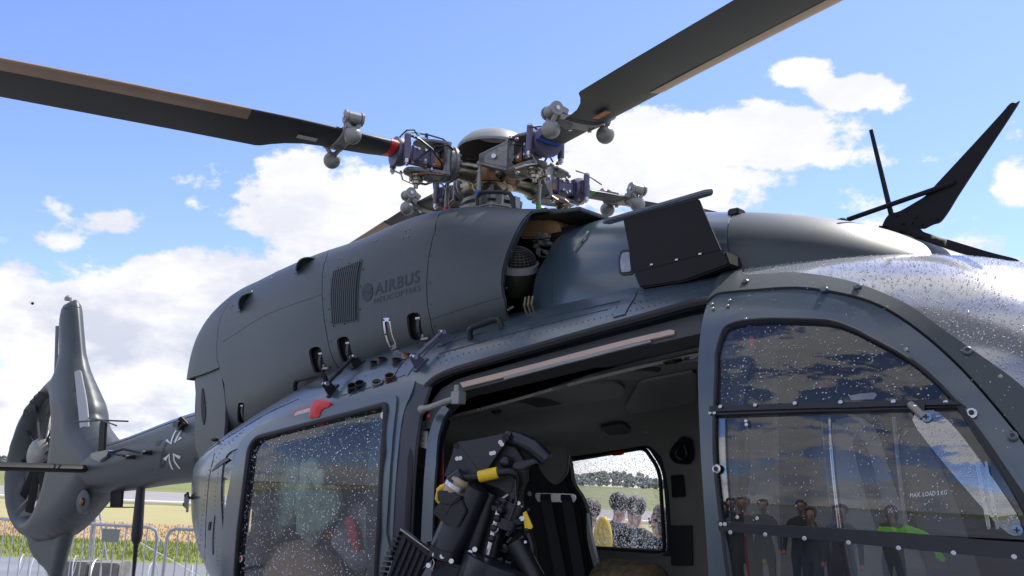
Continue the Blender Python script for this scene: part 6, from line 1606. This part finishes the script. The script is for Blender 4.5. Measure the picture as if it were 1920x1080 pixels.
rp_ = MB().tube([on_plane(160, 963, G(13, 0), GV), on_plane(250, 1010, G(12.4, 0), GV), on_plane(352, 1068, G(11.8, 0), GV), on_plane(420, 1110, G(11.4, 0), GV)], .006, 5).build('guy_rope', WHITE, None)
tag(rp_, 'thin white rope slanting down behind the tail boom', 'rope')
# far flying machine
fh = thing('flying_helicopter', 'tiny distant helicopter flying in the clouds left of the fin', 'helicopter', CAM + ray(61, 569) * 1200)
c = CAM + ray(61, 569) * 1200
fb = MB().sphere(c, 1.6, sq=(1.6, 1, 1)).cyl(c, c + GR * -4.5 + Vector((0, 0, .8)), .35, .15).build('fuselage', PAINTD, fh)
MB().box(c + Vector((0, 0, 2.0)), (7.5, .28, .08), (GR, GV, Vector((0, 0, 1)))).box(c + Vector((0, 0, 2.0)), (7, .28, .08), ((GR + GV).normalized(), (GV - GR).normalized(), Vector((0, 0, 1)))).cyl(c, c + Vector((0, 0, 2)), .15).build('rotor', PAINTD, fh)

# ================================================================== people
SKIN = mat('skin', (.50, .27, .18), .55)
def person(loc, face, h, top_c, leg_c, hair_c, label, arms='down', lean=0.0, group=None, female=False):
    """one skinned body; face = heading angle of the look direction"""
    s = h / 1.76; f = Vector((math.cos(face), math.sin(face), 0)); r = Vector((f.y, -f.x, 0)); L0 = Vector(loc)
    P = lambda a, b, z: L0 + (r * a + f * (b + lean * max(0, z - .9)) + Vector((0, 0, z))) * s
    sw = .185 if not female else .165
    J = {'pel': (P(0, 0, .95), .135, .10), 'wai': (P(0, 0, 1.10), .13, .095), 'che': (P(0, .01, 1.30), .155, .105), 'col': (P(0, 0, 1.44), .10, .075), 'nek': (P(0, .01, 1.51), .052, .055), 'jaw': (P(0, .03, 1.58), .062, .075), 'hed': (P(0, .02, 1.66), .078, .095), 'top': (P(0, .01, 1.72), .055, .065)}
    E = [('pel', 'wai'), ('wai', 'che'), ('che', 'col'), ('col', 'nek'), ('nek', 'jaw'), ('jaw', 'hed'), ('hed', 'top')]
    for sd, nm in ((1, 'R'), (-1, 'L')):
        J['hip' + nm] = (P(.095 * sd, 0, .88), .092, .095); J['kne' + nm] = (P(.10 * sd, .02, .48), .058, .062); J['ank' + nm] = (P(.105 * sd, -.01, .09), .038, .042); J['toe' + nm] = (P(.115 * sd, .15, .035), .035, .03)
        J['sho' + nm] = (P(sw * sd, 0, 1.40), .062, .062)
        if arms == 'down': e_, w_, h_ = P(.235 * sd, -.02, 1.13), P(.25 * sd, .06, .88), P(.25 * sd, .09, .80)
        else: e_, w_, h_ = P(.24 * sd, .10, 1.16), P(.13 * sd, .26, 1.36), P(.08 * sd, .28, 1.44)
        J['elb' + nm] = (e_, .042, .044); J['wri' + nm] = (w_, .028, .030); J['han' + nm] = (h_, .036, .026)
        E += [('pel', 'hip' + nm), ('hip' + nm, 'kne' + nm), ('kne' + nm, 'ank' + nm), ('ank' + nm, 'toe' + nm), ('col', 'sho' + nm), ('sho' + nm, 'elb' + nm), ('elb' + nm, 'wri' + nm), ('wri' + nm, 'han' + nm)]
    names = list(J); me = bpy.data.meshes.new('p'); me.from_pydata([tuple(J[n][0] - L0) for n in names], [(names.index(a), names.index(b)) for a, b in E], [])
    o = bpy.data.objects.new('tmp', me); scene.collection.objects.link(o); o.modifiers.new('s', 'SKIN'); sb_ = o.modifiers.new('u', 'SUBSURF'); sb_.levels = 1; sb_.render_levels = 1
    for i, n in enumerate(names): me.skin_vertices[0].data[i].radius = (J[n][1] * s, J[n][2] * s)
    me.skin_vertices[0].data[0].use_root = True
    dg = bpy.context.evaluated_depsgraph_get(); m2 = bpy.data.meshes.new_from_object(o.evaluated_get(dg)); bpy.data.objects.remove(o)
    for m in (SKIN, top_c, leg_c, BLACK): m2.materials.append(m)
    hands = [J['hanR'][0] - L0, J['hanL'][0] - L0]
    for p in m2.polygons:
        z = p.center.z / s; c = Vector(p.center)
        p.material_index = 0 if (z > 1.50 or min((c - h_).length for h_ in hands) < .085 * s) else (1 if z > .93 or (c.to_2d().length > .2 * s and z > .85) else (3 if z < .10 else 2))
        p.use_smooth = True
    b = link(bpy.data.objects.new('person', m2)); b.location = L0; tag(b, label, 'person', group)
    hc_ = P(0, -.005, 1.685) ; mb = MB().sphere(hc_, .094 * s, 16, 10, (.92, 1.06, .98))
    if female: mb.sphere(P(0, -.055, 1.58), .088 * s, 12, 8, (1, .8, 1.5))
    for v in mb.v:
        d = v - hc_
        if d.dot(f) > .055 * s and d.z < .03 * s: v -= f * (d.dot(f) - .04 * s)
    mb.build('hair', hair_c, b, angle=80)
    for sd in (1, -1): MB().sphere(P(.032 * sd, .108, 1.645), .011 * s, 8, 6).build('eye', BLACK, b)
    MB().sphere(P(0, .122, 1.615), .017 * s, 8, 6, (.8, 1, 1.3)).build('nose', SKIN, b)
    MB().box(P(0, .108, 1.575), (.045 * s, .012, .008), (r, f, Vector((0, 0, 1)))).build('mouth', mat('lips', (.35, .12, .10), .5), b)
    return b
NAVY = mat('navy_cloth', (.015, .022, .05), .8, bump=.3, bscale=60); DKG = mat('dark_cloth', (.02, .02, .022), .85, bump=.3, bscale=60); LGT = mat('light_grey_cloth', (.50, .53, .60), .8, bump=.3, bscale=60)
BLC = mat('blue_cloth', (.06, .15, .38), .8, bump=.3, bscale=60); GRC = mat('grey_cloth', (.14, .14, .14), .8); DEN = mat('denim', (.04, .06, .11), .8); OLV = mat('olive_cloth', (.07, .08, .04), .8)
HB = mat('brown_hair', (.10, .045, .025), .6); HD = mat('dark_hair', (.02, .016, .013), .6); HG = mat('grey_hair', (.35, .33, .31), .6)
def behind(px, d): q = ray(px, 960); q = Vector((q.x, q.y, 0)).normalized(); p = CG + q * d; return (p.x, p.y, 0)
away = math.atan2(GV.y, GV.x)
person(behind(1128, 7.7), away + .9, 1.63, LGT, NAVY, HB, 'onlooker with brown hair and a pale grey jacket, leftmost behind the far cabin window', lean=.15)
person(behind(1160, 8.6), away - .5, 1.68, NAVY, DKG, HD, 'dark haired onlooker in navy, second from the left behind the far cabin window')
person(behind(1192, 8.0), away + .3, 1.66, DKG, DKG, HD, 'onlooker in black seen between two others behind the far cabin window')
person(behind(1240, 7.8), away + .8, 1.60, NAVY, DEN, HB, 'brown haired onlooker at the right edge of the far cabin window', female=True)
bgx = behind(1131, 7.3); ysh = MB().sphere((bgx[0], bgx[1], 1.33), .12, 16, 10, (.7, .5, 1.6)).build('yellow_rucksack', YELLOW, None, angle=80); tag(ysh, 'yellow rucksack low in the far cabin window, below the pale jacket', 'rucksack')
crowd = [(-1.2, -5.2, 1.78, DKG, HD), (-.4, -5.5, 1.70, BLC, HD), (.4, -5.0, 1.82, DKG, HG), (1.1, -5.5, 1.68, NAVY, HB), (1.8, -5.2, 1.76, DKG, HD), (-2.1, -5.4, 1.74, GRC, HB), (-.8, -6.2, 1.80, NAVY, HD), (.8, -6.1, 1.82, DKG, HB), (-1.6, -6.0, 1.77, DKG, HD), (2.5, -5.6, 1.8, OLV, HD), (.1, -6.0, 1.8, DKG, HD), (1.5, -6.2, 1.75, BLC, HG)]
crowd_labels = ['visitor in black, hands lowered, near the middle of the reflected row', 'visitor in a blue top reflected in the cockpit door, long hair', 'grey haired visitor in black, right of the one in blue', 'brown haired visitor in navy raising a camera with both hands', 'visitor in black near the right end of the reflected row', 'brown haired visitor in a grey top, left end of the reflected row', 'visitor in navy standing behind the front row, hands raised', 'brown haired visitor in black behind the navy one', 'visitor in black at the far left of the back row', 'dark haired visitor in an olive top at the right end', 'tall visitor in black in the middle of the back row, long hair', 'grey haired visitor in blue at the right of the back row']
looks = ['black', 'blue', 'black', 'navy', 'black', 'grey', 'navy', 'black', 'black', 'olive', 'black', 'blue', 'black', 'blue']
crowd = [(x * .82, y + .25 * ((i * 7) % 3 - 1), h_, c, hr) for i, (x, y, h_, c, hr) in enumerate(crowd)]
for i, (x, y, h_, c, hr) in enumerate(crowd):
    person((x, y, 0), math.atan2(-1 - y, 1.2 - x), h_, c, DEN if i % 2 else DKG, hr, crowd_labels[i], arms='up' if i % 3 == 0 else 'down', group='visitors reflected in the windows', female=i % 4 == 1)
print('OBJ', len(scene.objects))
